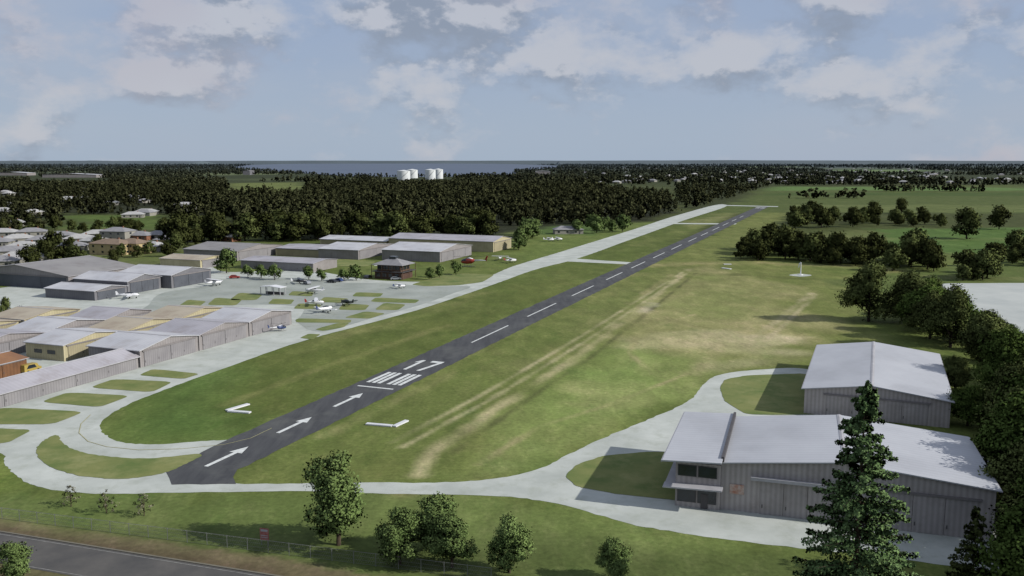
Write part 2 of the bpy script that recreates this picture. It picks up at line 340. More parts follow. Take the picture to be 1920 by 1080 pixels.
# ------------------------------------------------------------------ runway frame
C0=Vector(G(427,856)); C1=Vector(G(1430,388)); U=(C1-C0).normalized(); R_=Vector((U.y,-U.x)); RL=(C1-C0).length
NN=-R_; ANG=math.atan2(U.y,U.x)
def RW(s,t): p=C0+U*s+R_*t; return (p.x,p.y)
def SL(px,py): d=Vector(G(px,py))-C0; return d.dot(U),d.dot(R_)
sheet('taxiway',[(-140,862),(0,850),(10,870),(30,892),(70,912),(160,925),(320,924),(600,921),(700,925),(960,932),(1060,948),(1180,982),(1300,1003),(1500,1028),(1700,1050),(1900,1074),(1990,1050),(1960,960),(1850,860),(1680,800),(1530,770),(1512,692),(1400,695),(1345,704),(1318,722),(1300,745),(1260,768),(1200,793),(1130,822),(1060,855),(1010,880),(930,897),(850,904),(700,905),(600,906),(440,907),(345,903),(335,885),(455,826),(400,826),(300,833),(230,830),(198,815),(187,800),(200,782),(250,754),(330,723),(430,687),(560,642),(700,604),(790,579),(860,556),(940,528),(1005,505),(1075,487),(1180,450),(1280,414),(1363,384.5),(1353,383),(1272,403),(1182,432),(1042,475),(960,500),(900,522),(840,528),(765,528),(690,524),(560,506),(430,510),(380,497),(300,500),(0,540),(-200,570),(-220,760)],0.02,'paving',rag=.18)
sheet('apron',[(560,606),(600,622),(700,596),(790,571),(850,550),(880,537),(800,537),(740,532),(650,530),(560,522),(430,522),(395,535),(310,548),(280,570),(275,585),(430,572),(560,575)],0.04,'apron')
near=[(312,885),(322,909),(442,907),(437,895),(446,881)]
W2=6.1
rp=[G(*p) for p in near]+[RW(SL(470,862)[0],W2),RW(RL+6,W2),RW(RL+6,-W2),RW(SL(455,826)[0]-3,-W2)]
sheet('runway',rp,0.05,'asphalt',smooth=False,world=True,rag=.2)
for nm,p in [('crossing_path',[(1058,490),(1080,485),(1192,492.5),(1182,496)]),('crossing_path',[(1258,420),(1266,418),(1382,419),(1378,421)])]:
    sheet(nm,p,0.03,'paving',False,rag=0)
sheet('crossing_path',[(1345,385.5),(1352,384.2),(1460,386.8),(1458,388)],0.03,'sand',False,rag=0)
sheet('sand_arena',[(1762,533),(1830,531),(2000,534),(2060,650),(1920,632),(1860,606),(1800,562)],0.02,'sand',rag=0)
sheet('grass_island',[(68,850),(80,828),(105,816),(118,832),(150,847),(200,856),(280,860),(378,852),(345,872),(312,886),(240,898),(160,894),(100,878)],0.065,'island')
for p in [[(-70,834),(-24,803),(62,806),(14,831)],[(-70,796),(-2,764),(160,772),(98,796)],[(76,754),(126,736),(246,742),(186,764)],
          [(168,727),(212,711),(326,716),(284,736)],[(260,704),(286,692),(376,701),(344,711)],
          [(1350,728),(1358,712),(1400,704),(1512,700),(1540,730),(1540,778),(1400,778),(1358,752)],[(1060,893),(1080,872),(1130,855),(1215,847),(1330,850),(1330,952),(1265,938),(1150,926),(1080,912)],
          [(562,634),(578,626),(602,627),(586,637)],[(554,600),(560,597),(660,600),(656,606),(556,605)],[(590,618),(632,606),(656,606),(644,614),(606,621)],[(644,596),(684,584),(724,588),(692,598)],[(702,581),(720,568),(762,571),(746,582)],
          [(550,579),(560,569),(604,571),(596,580)],[(634,581),(644,569),(694,572),(684,582)],[(694,566),(704,558),(788,562),(778,569)],[(596,567),(608,557),(654,560),(646,568)],
          [(770,534),(830,516),(870,513),(928,515),(905,529),(860,535),(800,537)],[(600,499),(630,485),(706,490),(690,500)],[(430,563),(448,549),(494,552),(480,563)],[(388,572),(404,558),(455,562),(442,573)],[(332,576),(352,562),(388,565),(368,578)],[(502,570),(512,560),(553,562),(545,571)],[(540,554),(548,546),(590,548),(584,556)],[(660,556),(668,548),(720,550),(712,557)]]:
    sheet('grass_island',p,0.065,'island','c',rag=.1)
WPX=[(438,316),(470,309.5),(600,306.9),(760,306.6),(900,306.9),(1000,309),(1060,312),(1030,316),(965,320),(965,326),(870,331),(700,332),(600,327),(520,322)]
sheet('bay_water',WPX,0.5,'water',rag=0)
def mark(name,polys,m='paint',z=0.07):
    b=MB()
    for p in polys: b.poly([(x,y,z) for x,y in p])
    o=b.build(name,m); o['kind']='structure'; return o
def rect(s0,s1,t0,t1): return [RW(s0,t0),RW(s0,t1),RW(s1,t1),RW(s1,t0)]
for a,bp in [((385,875),(468,838)),((518,812),(588,783)),((627,763),(683,738))]:
    s0,_=SL(*a); s1,_=SL(*bp); hd=(s1-s0)*.32
    mark('arrow_marking',[rect(s0,s1-hd,-.40,.40),[RW(s1-hd,-1.3),RW(s1-hd,1.3),RW(s1,0)]])
sT=SL(705,727)[0]; mark('threshold_line',[rect(sT-.35,sT+.35,-W2+1.6,W2-1.6)])
k0=SL(716,722)[0]; k1=SL(762,701)[0]
mark('threshold_keys',[rect(k0+1,k1,t,t+.95) for t in (-4.5,-3.1,-1.7,.75,2.15,3.55)])
n0=SL(779,695)[0]; n1=SL(820,678)[0]
mark('runway_number',[rect(n0,n1,-2.6,-1.7),[RW(n1-.2,-2.6),RW(n1-2.0,-3.4),RW(n1-3.2,-3.4),RW(n1-1.9,-2.6)],rect(n1-1.7,n1,.2,3.5),[RW(n0,1.0),RW(n0,2.0),RW(n1-1.7,3.5),RW(n1-1.7,2.5)]])
for a,bp in [((888,643),(957,611)),((992,594),(1046,569)),((1075,555),(1115,536)),((1139,525),(1170,511)),((1188,503),(1213,491)),((1229,484),(1251,474)),((1264,468),(1283,459)),((1294,453),(1309,446)),((1318,442),(1332,436)),((1340,432),(1351,426)),((1358,423),(1367,418)),((1374,415),(1382,411)),((1388,408),(1395,405))]:
    mark('centre_line_dash',[rect(SL(*a)[0],SL(*bp)[0],-.26,.26)])
mark('threshold_keys',[rect(RL-34,RL-12,t,t+.7) for t in (-4.6,-3.1,-1.6,.65,2.15,3.65)])
def bar(a,b,w,z=0.06):
    A=Vector(G(*a));B=Vector(G(*b)); d=(B-A).normalized(); n=Vector((-d.y,d.x))*w/2
    return [tuple(A-n),tuple(B-n),tuple(B+n),tuple(A+n)]
def board(name,segs,label):
    o=empty(name,(*G(*segs[0][0]),0),0,label,'ground marker',None)
    for a,b_,w in segs:
        P=bar(a,b_,w); P=[(x-o.location.x,y-o.location.y) for x,y in P]
        MB().add([(x,y,.05) for x,y in P]+[(x,y,.30) for x,y in P],[(0,3,2,1),(4,5,6,7),(0,1,5,4),(1,2,6,5),(2,3,7,6),(3,0,4,7)]).build('board','white_paint',o)
board('threshold_marker',[((425,771),(466,759),.9),((428,772),(469,775),1.0)],'white V shaped marker boards lying on the grass left of the runway')
board('threshold_marker',[((687,796),(735,800),1.0),((739,801),(763,790),.9)],'white marker boards in an open V on the grass right of the runway')
board('threshold_marker',[((1354,503),(1370,505),1.4),((1357,496),(1371,496),1.6)],'two short white marker boards on grass far right of the runway')
def line(name,pts,w,m,z):
    P=[Vector(G(*p)) for p in pts]; b=MB(); Lp=[];Rp=[]
    for i,p in enumerate(P):
        d=(P[min(i+1,len(P)-1)]-P[max(i-1,0)]).normalized(); n=Vector((-d.y,d.x))*w/2; Lp.append(p+n); Rp.append(p-n)
    for i in range(len(P)-1): b.poly([(*Rp[i],z),(*Rp[i+1],z),(*Lp[i+1],z),(*Lp[i],z)])
    o=b.build(name,m); o['kind']='structure'
line('taxi_guide_line',[(170,778),(152,795),(148,812),(165,828),(200,838),(260,844),(340,842),(420,834),(470,822),(510,803)],.14,'yellow_line',.07)
# road at bottom left
A=Vector(G(0,997)); B=Vector(G(330,1050)); rd=(B-A).normalized(); rn=Vector((-rd.y,rd.x))
def RD(s,t): p=A+rd*s+rn*t; return (p.x,p.y)
sheet('road',[RD(-120,-.2),RD(120,-.2),RD(120,-7.5),RD(-120,-7.5)],0.03,'road',False,True,rag=0)
mark('road_edge_line',[[RD(-120,-.75),RD(120,-.75),RD(120,-.62),RD(-120,-.62)],[RD(-120,-7.2),RD(120,-7.2),RD(120,-7.07),RD(-120,-7.07)]],'worn_paint',.05)
kb=MB(); 
kb.add([(*RD(-120,-.2),0),(*RD(120,-.2),0),(*RD(120,.1),0),(*RD(-120,.1),0),(*RD(-120,-.2),.13),(*RD(120,-.2),.13),(*RD(120,.1),.13),(*RD(-120,.1),.13)],[(0,3,2,1),(4,5,6,7),(0,1,5,4),(1,2,6,5),(2,3,7,6),(3,0,4,7)])
kb.build('kerb','kerb')['kind']='structure'
# ------------------------------------------------------------------ fence
fa=Vector(G(-60,965)); fb=Vector(G(500,1036)); fd=(fb-fa).normalized(); FL=78; fang=math.atan2(fd.y,fd.x)
fe=empty('chain_fence',(*fa,0),fang,'grey chain link fence running along the roadside at lower left','fence')
np_=int(FL/3)
for i in range(np_+1): MB().tube((i*3,0,0),(i*3,0,1.7),.04,n=6).build('post','steel',fe)
w=MB()
for z in (.1,.6,1.1,1.65): w.tube((0,0,z),(np_*3,0,z),.012 if z<1.6 else .025,n=4)
w.build('rail','steel',fe)
w=MB()
for i in range(int(np_*3/.3)):
    e=min(i*.3+.9,np_*3); w.tube((i*.3,.05,.1),(e,.05,1.65),.006,n=3); w.tube((e,.06,.1),(i*.3,.06,1.65),.006,n=3)
w.build('wire_mesh','steel',fe)
sx=Vector(G(497,1022)); so=empty('roadside_sign',(sx.x,sx.y,0),fang,'small faded red sign board on a post by the roadside fence','sign')
MB().tube((-.5,0,0),(-.5,0,1.9),.04).build('post','steel',so); MB().tube((.5,0,0),(.5,0,1.9),.04).build('post','steel',so)
MB().box(-.65,.65,-.08,-.045,.75,2.35).build('board','sign_red',so)
for z0,z1 in ((1.9,2.2),(1.3,1.4),(1.05,1.13)): MB().box(-.5,.5,-.1,-.082,z0,z1).build('lettering_band','trim_pale',so)
# ------------------------------------------------------------------ hangars
def frame_from(p1,p2,ang=None):
    a=Vector(G(*p1)); c=Vector(G(*p2))
    if ang is None: ang=math.atan2((c-a).y,(c-a).x)
    d=Vector((math.cos(ang),math.sin(ang))); return a,ang,(c-a).dot(d)
def shell(o,W,L_,ev,rg,ax,wallm,roofm_,over=.5,t=.16,skew=.5,roofname='roof'):
    Wa,Lb=(W,L_) if ax=='y' else (L_,W)
    m=(lambda v:(v[0],v[1],v[2])) if ax=='y' else (lambda v:(v[1],Wa-v[0],v[2]))
    r=Wa*skew; zt=ev-t
    b=MB(); A_=[(0,0,0),(Wa,0,0),(Wa,0,zt),(r,0,rg-t),(0,0,zt)]; B_=[(x,Lb,z) for x,_,z in A_]
    b.add(A_+B_,[(0,1,2,3,4),(9,8,7,6,5),(1,6,7,2),(5,0,4,9)]); b.build('wall',wallm,o,xf=m)
    s1=(rg-ev)/r; s2=(rg-ev)/(Wa-r); e1=ev-s1*over; e2=ev-s2*over
    MB().ext([(-over,e1),(r,rg),(Wa+over,e2),(Wa+over,e2-t),(r,rg-t),(-over,e1-t)],-over,Lb+over).build(roofname,roofm_+('Y' if ax=='y' else 'X'),o,xf=m)
    MB().ext([(r-.35,rg-.35*s1+.04),(r,rg+.08),(r+.35,rg-.35*s2+.04),(r,rg+.02)],-over-.02,Lb+over+.02).build('ridge_cap','trim_pale',o,xf=m)
    for xx,zz in ((-over-.14,e1-t*.5),(Wa+over+.01,e2-t*.5)):
        MB().box(xx,xx+.13,-over,Lb+over,zz-.1,zz+.04).build('gutter','trim_pale',o,xf=m)
def doors(o,x0,x1,h,n,m,y=0,rail=True):
    w=(x1-x0)/n
    for i in range(n):
        pr=.06 if i%2 else .12
        d=MB().box(x0+i*w+.04,x0+(i+1)*w-.04,y-pr-.05,y-pr+.0,.05,h).build('door',m,o)
        MB().box(x0+i*w+.3,x0+i*w+.42,y-pr-.1,y-pr-.052,1.0,1.5).build('handle','trim_dark',d)
    if rail:
        MB().box(x0-.4,x1+.4,y-.3,y-.004,h+.02,h+.32).build('door_rail','trim_mid',o)
def hangar(label,p1,p2,depth,ev,rg,ax='y',wall='wall_grey',roof='roof_pale',door='door_grey',nd=4,ang=None,origin=None,W=None,dh=None,name='hangar',margin=1.2,over=.4,group=None):
    if origin is None: a,an,w=frame_from(p1,p2,ang); 
    else: a,an,w=Vector(origin),ang,W
    o=empty(name,(a.x,a.y,0),an,label,'hangar',group)
    shell(o,w,depth,ev,rg,ax,wall,roof,over)
    if nd: doors(o,margin,w-margin,dh or ev*.86,nd,door)
    return o,w
def sidewin(o,xs_,y0,y1,n,z0,z1,m='glass'):
    w=(y1-y0)/n
    for i in range(n): MB().box(xs_-.05,xs_-.003,y0+i*w+w*.2,y0+i*w+w*.8,z0,z1).build('window',m,o)
O1=Vector(G(262,690))
def ON(s,t): p=O1+U*s+NN*t; return (p.x,p.y)
for i,(s,wd,lab) in enumerate([(0.3,20.6,'nearest grey gabled hangar of the front row beside the taxiway'),(21.3,20.6,'middle grey gabled hangar of the front row beside the taxiway'),(42.3,20.6,'farthest grey gabled hangar of the front row facing the apron')]):
    o,_=hangar(lab,None,None,16.5,4.4,6.1,'y','wall_grey','roof_white' if i!=1 else 'roof_pale','door_grey',4,ANG,ON(s,0),wd)
for i,(s,wd,lab) in enumerate([(-1.4,20,'nearest cream walled hangar of the second row behind the grey hangars'),(19.2,20,'middle cream walled hangar of the second row'),(39.8,21,'farthest cream walled hangar of the second row')]):
    o,_=hangar(lab,None,None,13,4.3,5.9,'y','wall_cream',['roof_white','roof_beige','roof_beige'][i],'door_cream',4,ANG,ON(s,23),wd)
    sidewin(o,0,2,11,2,1.6,2.6)
for i,(s,wd,lab) in enumerate([(-12,21.4,'grey hangar at the left picture edge in the third row'),(10.2,20,'middle pale roofed hangar of the third row'),(31,18,'far pale roofed hangar of the third row')]):
    o,_=hangar(lab,None,None,14,4.3,6,'y','wall_grey',['roof_pale','roof_white','roof_pale'][i],'door_grey',4,ANG,ON(s,42),wd)
for i,(s,wd,lab) in enumerate([(0,20,'pale roofed hangar behind the third row near the left edge'),(22,20,'pale roofed hangar behind the third row farther from camera')]):
    hangar(lab,None,None,14,4.3,5.8,'y','wall_cream','roof_beige','door_cream',4,ANG,ON(s,64),wd)
o,w=hangar('long low pale roofed hangar block with a row of doors at lower left',None,None,10,3.1,4.6,'x','wall_grey','roof_pale','door_grey',8,ANG,ON(-74,0),73.6,dh=2.6,name='long_hangar',margin=.6)
o,w=hangar('rusty orange roofed shed behind the long hangar at the left edge',None,None,12,3.6,4.6,'x','wall_rust','roof_rust','wall_rust',3,ANG,ON(-32,22),19,name='rusty_shed')
NA=math.atan2(-NN.y,-NN.x)
hangar('low dark walled hangar left of the grey parking apron',(178,564),(240,553),24,3.6,4.8,'y','wall_dark','roof_white','door_dark',3,ANG)
hangar('white roofed hangar with dark doors, nearer of the pair by the apron',(240,552),(306,541),27,5,7,'y','wall_dark','roof_white','door_dark',5,ANG)
hangar('white roofed hangar with dark doors, farther of the pair by the apron',(322,541),(391,527),27,5.4,7.4,'y','wall_dark','roof_white','door_dark',5,ANG)
hangar('large grey roofed hangar with its gable to camera at the left edge',(-60,531),(118,546),37,5.6,9,'y','wall_grey','roof_grey','door_dark',4,NA)
hangar('grey gabled hangar at the woods edge behind the apron, leftmost',(445,489),(513,475),34,5,7.2,'y','wall_grey','roof_grey','door_grey',3,ANG)
hangar('small pale roofed hangar left of the bushy green tree',(376,504),(412,495),24,4.2,5.4,'y','wall_cream','roof_beige','door_grey',2,ANG)
hangar('long low grey building behind the row of round trees',(452,503),(588,510),20,4,5,'x','wall_grey','roof_pale','door_grey',5,NA)
hangar('cream walled hangar with flat pale roof before the woods',(517,479),(640,484),26,4.2,5.2,'x','wall_cream','roof_pale','door_cream',4,NA)
hangar('white roofed hangar between the cream hangar and the big white one',(672,487),(737,474),24,5,7,'y','wall_grey','roof_white','door_grey',4,ANG)
hangar('big white roofed hangar right of centre group, doors facing the taxiway',(825,492),(888,478),33,5.4,7.8,'y','wall_grey','roof_white','door_grey',5,ANG)
hangar('long cream walled hangar farthest back before the woods',(925,473),(966,465),66,6,8,'y','wall_cream','roof_pale','door_cream',3,ANG)
hangar('low pale building far left of the cream hangar',(600,460),(735,463),22,4,5.5,'x','wall_cream','roof_white','door_cream',4,NA)
# ------------------------------------------------------------------ foreground hangar 1
d1=math.atan2(-.309,.951)
h1=empty('large_hangar',(30.2,123.0,0),d1,'big grey corrugated hangar with two storey office at lower right','hangar')
shell(h1,35.5,23.5,7.2,9.0,'y','wall_big','roof_big',.5,skew=.47)
doors(h1,5.5,15.2,4.9,3,'door_big'); doors(h1,17.5,33.5,5.3,4,'door_big')
MB().box(4.2,15.8,-.9,-.31,5.15,5.6).build('awning','trim_pale',h1)
MB().box(1.3,3.3,-.12,-.01,2.6,4.0).build('wall_sign','sign_rust',h1)
MB().box(-.004-6.4,-.004,-.6,22.9,0,6.7).build('office_wall','wall_big',h1)
b=MB(); b.ext([(-8.2,7.35),(0.2,7.75),(0.2,7.55),(-8.2,7.15)],-2.4,23.9); b.build('office_roof','roof_bigY',h1)
MB().box(-8.35,-8.21,-2.4,23.9,7.05,7.3).build('gutter','trim_pale',h1)
MB().box(-.0,.4,-.4,23.9,7.2,8.0).build('parapet','trim_dark',h1)
b=MB(); b.ext([(-8.0,3.5),(0.4,3.7),(0.4,3.5),(-8.0,3.3)],-2.6,-.61); b.build('canopy','trim_pale',h1)
MB().box(-7.9,-6.41,-.55,12,3.3,3.5).build('side_canopy','trim_pale',h1)
for z0,z1 in ((4.7,6.4),(.8,2.9)):
    for i in range(2):
        f=MB().box(-6.1+i*2.9,-6.1+i*2.9+2.7,-.7,-.605,z0,z1).build('window','trim_dark',h1)
        MB().box(-6.0+i*2.9,-6.1+i*2.9+2.6,-.74,-.702,z0+.1,z1-.1).build('pane','glass',f)
    for i in range(5):
        f=MB().box(-6.5,-6.41,1+i*4,3.6+i*4,z0,z1).build('window','trim_dark',h1)
        MB().box(-6.53,-6.502,1.1+i*4,3.5+i*4,z0+.1,z1-.1).build('pane','glass',f)
MB().box(-2.7,-1.7,-.82,-.745,.05,2.3).build('door','trim_dark',h1)
p=Vector((58.5,172.5)); d2=math.atan2(-10,24.3)
h2=empty('large_hangar',(p.x,p.y,0),d2,'grey corrugated hangar standing farther back beside the tree wall','hangar')
shell(h2,26.3,45,5.3,7.0,'y','wall_big','roof_big',.5,skew=.47)
doors(h2,4,22.5,4.2,4,'door_big')
# ------------------------------------------------------------------ clubhouse (brown two storey)
q=Vector(G(703,522)); cl=empty('clubhouse',(q.x,q.y,0),NA,'brown two storey clubhouse with glazed upper floor beside the apron','building')
MB().box(0,13,0,10,0,3.1).build('lower_wall','brown_brick',cl); MB().box(.8,12.2,.8,9.2,3.3,6.0).build('upper_wall','timber',cl)
MB().box(-1.2,14.2,-1.2,11.2,3.102,3.3).build('balcony_floor','trim_dark',cl)
def hip(b,x0,x1,y0,y1,z0,z1,t=.15,ins=None):
    ins=ins or min(x1-x0,y1-y0)/2*.98
    if x1-x0>=y1-y0: r0=(x0+ins,(y0+y1)/2);r1=(x1-ins,(y0+y1)/2)
    else: r0=((x0+x1)/2,y0+ins);r1=((x0+x1)/2,y1-ins)
    vs=[(x0,y0,z0),(x1,y0,z0),(x1,y1,z0),(x0,y1,z0),(*r0,z1),(*r1,z1),(x0,y0,z0-t),(x1,y0,z0-t),(x1,y1,z0-t),(x0,y1,z0-t)]
    top=[(0,1,5,4),(1,2,5),(2,3,4,5),(3,0,4)] if x1-x0>=y1-y0 else [(0,1,4),(1,2,5,4),(2,3,5),(3,0,4,5)]
    b.add(vs,top+[(6,7,1,0),(7,8,2,1),(8,9,3,2),(9,6,0,3),(9,8,7,6)])
b=MB(); hip(b,-1,14,-1,11,6.2,8.6); b.build('roof','tile_grey',cl)
b=MB().box(5,8,4,6.5,7.6,9.4).build('lookout_cab','glass',cl)
for i in range(4):
    MB().box(1.2+i*2.7,3.5+i*2.7,.72,.797,3.9,5.6).build('window','glass',cl); MB().box(.8+i*3,2.6+i*3,-.06,-.003,.9,2.4).build('window','glass',cl)
for i in range(3): MB().box(12.203,12.28,1.3+i*2.6,3.3+i*2.6,3.9,5.6).build('window','glass',cl)
for x,y in [(-1,-1),(4,-1),(9,-1),(14,-1),(14,5),(14,11),(-1,11)]: MB().box(x-.1,x+.1,y-.1,y+.1,0,6.1).build('post','timber',cl)
MB().box(-1.1,14.1,-1.12,-1.05,4.2,4.3).build('balcony_rail','timber',cl); MB().box(14.05,14.12,-1.1,11,4.2,4.3).build('balcony_rail','timber',cl)
q=Vector(G(489,553)); fs=empty('fuel_shelter',(q.x,q.y,0),NA,'small white roofed open shelter on the apron','shelter')
b=MB(); b.ext([(-.4,3.2),(4.4,3.7),(9.2,3.2),(9.2,3.05),(4.4,3.55),(-.4,3.05)],-.4,3.6); b.build('roof','white_paint',fs)
for x in (0,2.9,5.9,8.8):
    for y in (0,3.2): MB().box(x-.1,x+.1,y-.1,y+.1,0,3.1).build('post','trim_pale',fs)
MB().box(.4,8.4,2.6,3.0,0,1.1).build('counter','trim_dark',fs)
q=G(1501,515.5); ws=empty('windsock',(*q,0),0,'white windsock mast on pale circle in the grass right of runway','windsock')
MB().tube((0,0,0),(0,0,5.6),.26,.16,8).build('mast','white_paint',ws); b=MB(); b.tube((0,0,5.4),(-.7,.3,4.8),.4,.3,8); b.tube((-.7,.3,4.8),(-.9,.35,3.3),.3,.18,8); b.build('sock','white_paint',ws)
b=MB().tube((0,0,0),(0,0,.25),1.2,1.1,12).build('base','white_paint',ws)
sheet('windsock_circle',[(1480,516),(1500,513.5),(1522,516),(1501,518.8)],0.05,'paving')
# ------------------------------------------------------------------ trees
def leaves(P,Nrm,size,shade,rng,flat=.8):
    n=len(P); r=rng.normal(size=(n,3)); d=Nrm*flat+r*0.7; d/=np.linalg.norm(d,axis=1)[:,None]+1e-9
    a=np.cross(d,rng.normal(size=(n,3))); a/=np.linalg.norm(a,axis=1)[:,None]+1e-9; b=np.cross(d,a)
    s=(size*rng.uniform(.6,1.3,n))[:,None]; V=np.stack([P-a*s*.5-b*s*.32,P+a*s*.15-b*s*.5,P+a*s*.55+b*s*.3,P-a*s*.2+b*s*.5],1).reshape(-1,3)
    nn=Nrm*.8+np.array([0,0,.45])+rng.normal(size=(n,3))*.18; nn/=np.linalg.norm(nn,axis=1)[:,None]
    return V,np.arange(n*4).reshape(-1,4),np.repeat(shade,4),np.repeat(nn,4,axis=0)
def crown_pts(n,Hh,Wd,base,rng,nl=9,fine=.5):
    lob=[]
    for i in range(nl):
        a=rng.uniform(0,2*PI); zz=(i+rng.uniform(0,1))/nl; rr=Wd*.5*(1-abs(zz-.35)*.95)*rng.uniform(.45,.9)
        r=Wd*rng.uniform(.12,.24); lob.append((rr*math.cos(a),rr*math.sin(a),base+r+(Hh-base-2*r)*zz,r,r*rng.uniform(.7,1.0)))
    lob.append((0,0,base+(Hh-base)*.48,Wd*.24,(Hh-base)*.36)); lob.append((Wd*.04,0,Hh-Wd*.15,Wd*.15,Wd*.15))
    lob=np.array(lob); w=lob[:,3]**2
    K_=max(10,n//16); dirs=rng.normal(size=(K_,3)); dirs/=np.linalg.norm(dirs,axis=1)[:,None]; cr=rng.uniform(.65,1.25,K_); cs=rng.uniform(0,1,K_); cl_=rng.choice(len(lob),K_,p=w/w.sum())
    ci=rng.integers(0,K_,n); Lb=lob[cl_[ci]]; u=dirs[ci]+rng.normal(size=(n,3))*.20*fine*2; 
    rad=(cr[ci]*rng.uniform(.82,1.06,n))[:,None]
    P=Lb[:,:3]+u*np.stack([Lb[:,3],Lb[:,3],Lb[:,4]],1)*rad; P[:,2]=np.maximum(P[:,2],base*.5)
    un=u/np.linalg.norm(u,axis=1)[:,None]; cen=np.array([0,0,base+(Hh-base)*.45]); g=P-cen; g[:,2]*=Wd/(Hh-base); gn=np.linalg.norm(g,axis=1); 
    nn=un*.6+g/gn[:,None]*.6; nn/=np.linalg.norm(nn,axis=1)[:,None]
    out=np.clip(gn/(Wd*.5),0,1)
    sh=np.clip(-.05+.6*out+.28*cs[ci]+.15*un[:,2]+rng.normal(0,.04,n),0,1)  # crown shading put into leaf colour: dark inside, paler outward and upward
    return P,nn,sh,lob
def mk_tree(kind,seed,n,Hh,Wd,base,leaf,lm,bm_='bark_dark'):
    rng=np.random.default_rng(seed)
    P,u,sh,lob=crown_pts(n,Hh,Wd,base,rng,nl=13 if n>5000 else 9,fine=.42 if n>5000 else .5); V,Qd,s,nr=leaves(P,u,leaf,sh,rng)
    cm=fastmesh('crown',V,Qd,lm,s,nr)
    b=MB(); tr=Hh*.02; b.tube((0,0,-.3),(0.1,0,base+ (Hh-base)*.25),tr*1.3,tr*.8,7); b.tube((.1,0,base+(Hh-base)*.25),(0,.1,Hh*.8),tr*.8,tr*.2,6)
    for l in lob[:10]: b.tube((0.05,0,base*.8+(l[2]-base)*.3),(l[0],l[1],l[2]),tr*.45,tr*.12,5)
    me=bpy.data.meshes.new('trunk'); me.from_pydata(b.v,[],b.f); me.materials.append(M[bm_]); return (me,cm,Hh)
def mk_conifer(seed,Hh,Wd,n,lm,leaf=.26):
    rng=np.random.default_rng(seed); P=[];U_=[];sh=[]; b=MB(); b.tube((0,0,-.3),(0,0,Hh*.97),Hh*.014,.04,7)
    nb=int(Hh*9.5)
    for k in range(nb):
        z=Hh*(.04+.95*(k/nb)**.95); L_=Wd*.5*(1-z/Hh)**.78*rng.uniform(.5,1.18)+.3; a=rng.uniform(0,2*PI); droop=rng.uniform(-.05,.30)
        e=np.array([math.cos(a)*L_,math.sin(a)*L_,-droop*L_*.6+L_*.12]); o=np.array([0,0,z]); 
        b.tube(tuple(o),tuple(o+e),.05,.015,4)
        m=max(6,int(n/nb*(.3+1.6*L_/(Wd*.5)))); t=rng.uniform(.15,1.05,m)**.75; side=np.cross(e,[0,0,1]); side/=np.linalg.norm(side)
        pp=o+e*t[:,None]+side*(rng.normal(0,.16,m)*L_*(1.15-t)*1.2)[:,None]+np.array([0,0,1])*(-.10*L_*(t**2)*.5+rng.normal(0,.13,m))[:,None]
        br=rng.uniform(.35,1)
        P.append(pp); U_.append(np.tile([e[0]/L_*.6,e[1]/L_*.6,.8],(m,1))); sh.append(np.clip(.05+.85*t*br+rng.normal(0,.1,m),0,1))  # same painted shading: leaves dark near the trunk, paler at branch tips
    P=np.concatenate(P);U_=np.concatenate(U_);sh=np.concatenate(sh); V,Qd,s,nr=leaves(P,U_,leaf,sh,rng)
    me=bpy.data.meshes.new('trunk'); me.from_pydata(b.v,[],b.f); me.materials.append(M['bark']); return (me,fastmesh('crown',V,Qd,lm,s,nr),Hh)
def plant(tmpl,x,y,h,label,name='broadleaf_tree',cat='tree',group=None,rz=None,wide=1.0):
    me,cm,Hh=tmpl; s=h/Hh
    o=empty(name,(x,y,0),random.uniform(0,6.28) if rz is None else rz,label,cat,group); o.scale=(s*wide,s*wide,s)
    for nm,m in (('trunk',me),('crown',cm)):
        c=bpy.data.objects.new(nm,m); COL.objects.link(c); c.parent=o
    return o
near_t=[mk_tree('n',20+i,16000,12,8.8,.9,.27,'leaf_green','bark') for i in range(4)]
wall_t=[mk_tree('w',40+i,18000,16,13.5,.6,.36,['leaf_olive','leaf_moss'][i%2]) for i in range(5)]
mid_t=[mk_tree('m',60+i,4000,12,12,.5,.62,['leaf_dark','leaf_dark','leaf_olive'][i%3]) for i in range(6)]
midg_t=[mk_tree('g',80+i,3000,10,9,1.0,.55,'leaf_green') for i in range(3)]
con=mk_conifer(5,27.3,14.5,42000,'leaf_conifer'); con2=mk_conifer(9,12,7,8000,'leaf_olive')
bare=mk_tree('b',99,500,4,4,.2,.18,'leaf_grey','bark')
plant(con,36.9,90,27.5,'tall dark green conifer in front of the big hangar at lower right','conifer_tree',rz=0)
plant(con2,54.5,99,10,'small pointed olive conifer at the foot of the big hangar','conifer_tree')
def ph(px,py,hp):
    x,y=G(px,py); z=H*st+y*ct; return x,y,hp/F*z*1.04
for i,(px,py,hp,wd,lab) in enumerate([(635,1022,168,1.05,'tallest green tree in the foreground left of centre'),(750,1058,108,1.15,'round green tree just right of the tallest foreground tree'),(818,1032,106,1.2,'middle tree of the foreground clump, farther back'),(848,1064,104,1.2,'green tree at the front of the foreground clump'),(955,1074,106,1.05,'round green tree right of the foreground clump'),(1150,1090,80,1.1,'small tree at bottom edge left of the conifer'),(22,1098,82,1.2,'small tree cut by the lower left corner')]):
    x,y,h=ph(px,py,hp); plant(near_t[i%4],x,y,h,lab,wide=wd)
for px,py,hp,lab in [(133,950,40,'bare grey shrub leftmost beside the roadside fence'),(200,962,42,'bare grey shrub in the middle by the roadside fence'),(270,967,42,'bare grey shrub rightmost by the roadside fence')]:
    x,y,h=ph(px,py,hp); plant(bare,x,y,h,lab,'bare_shrub','shrub')
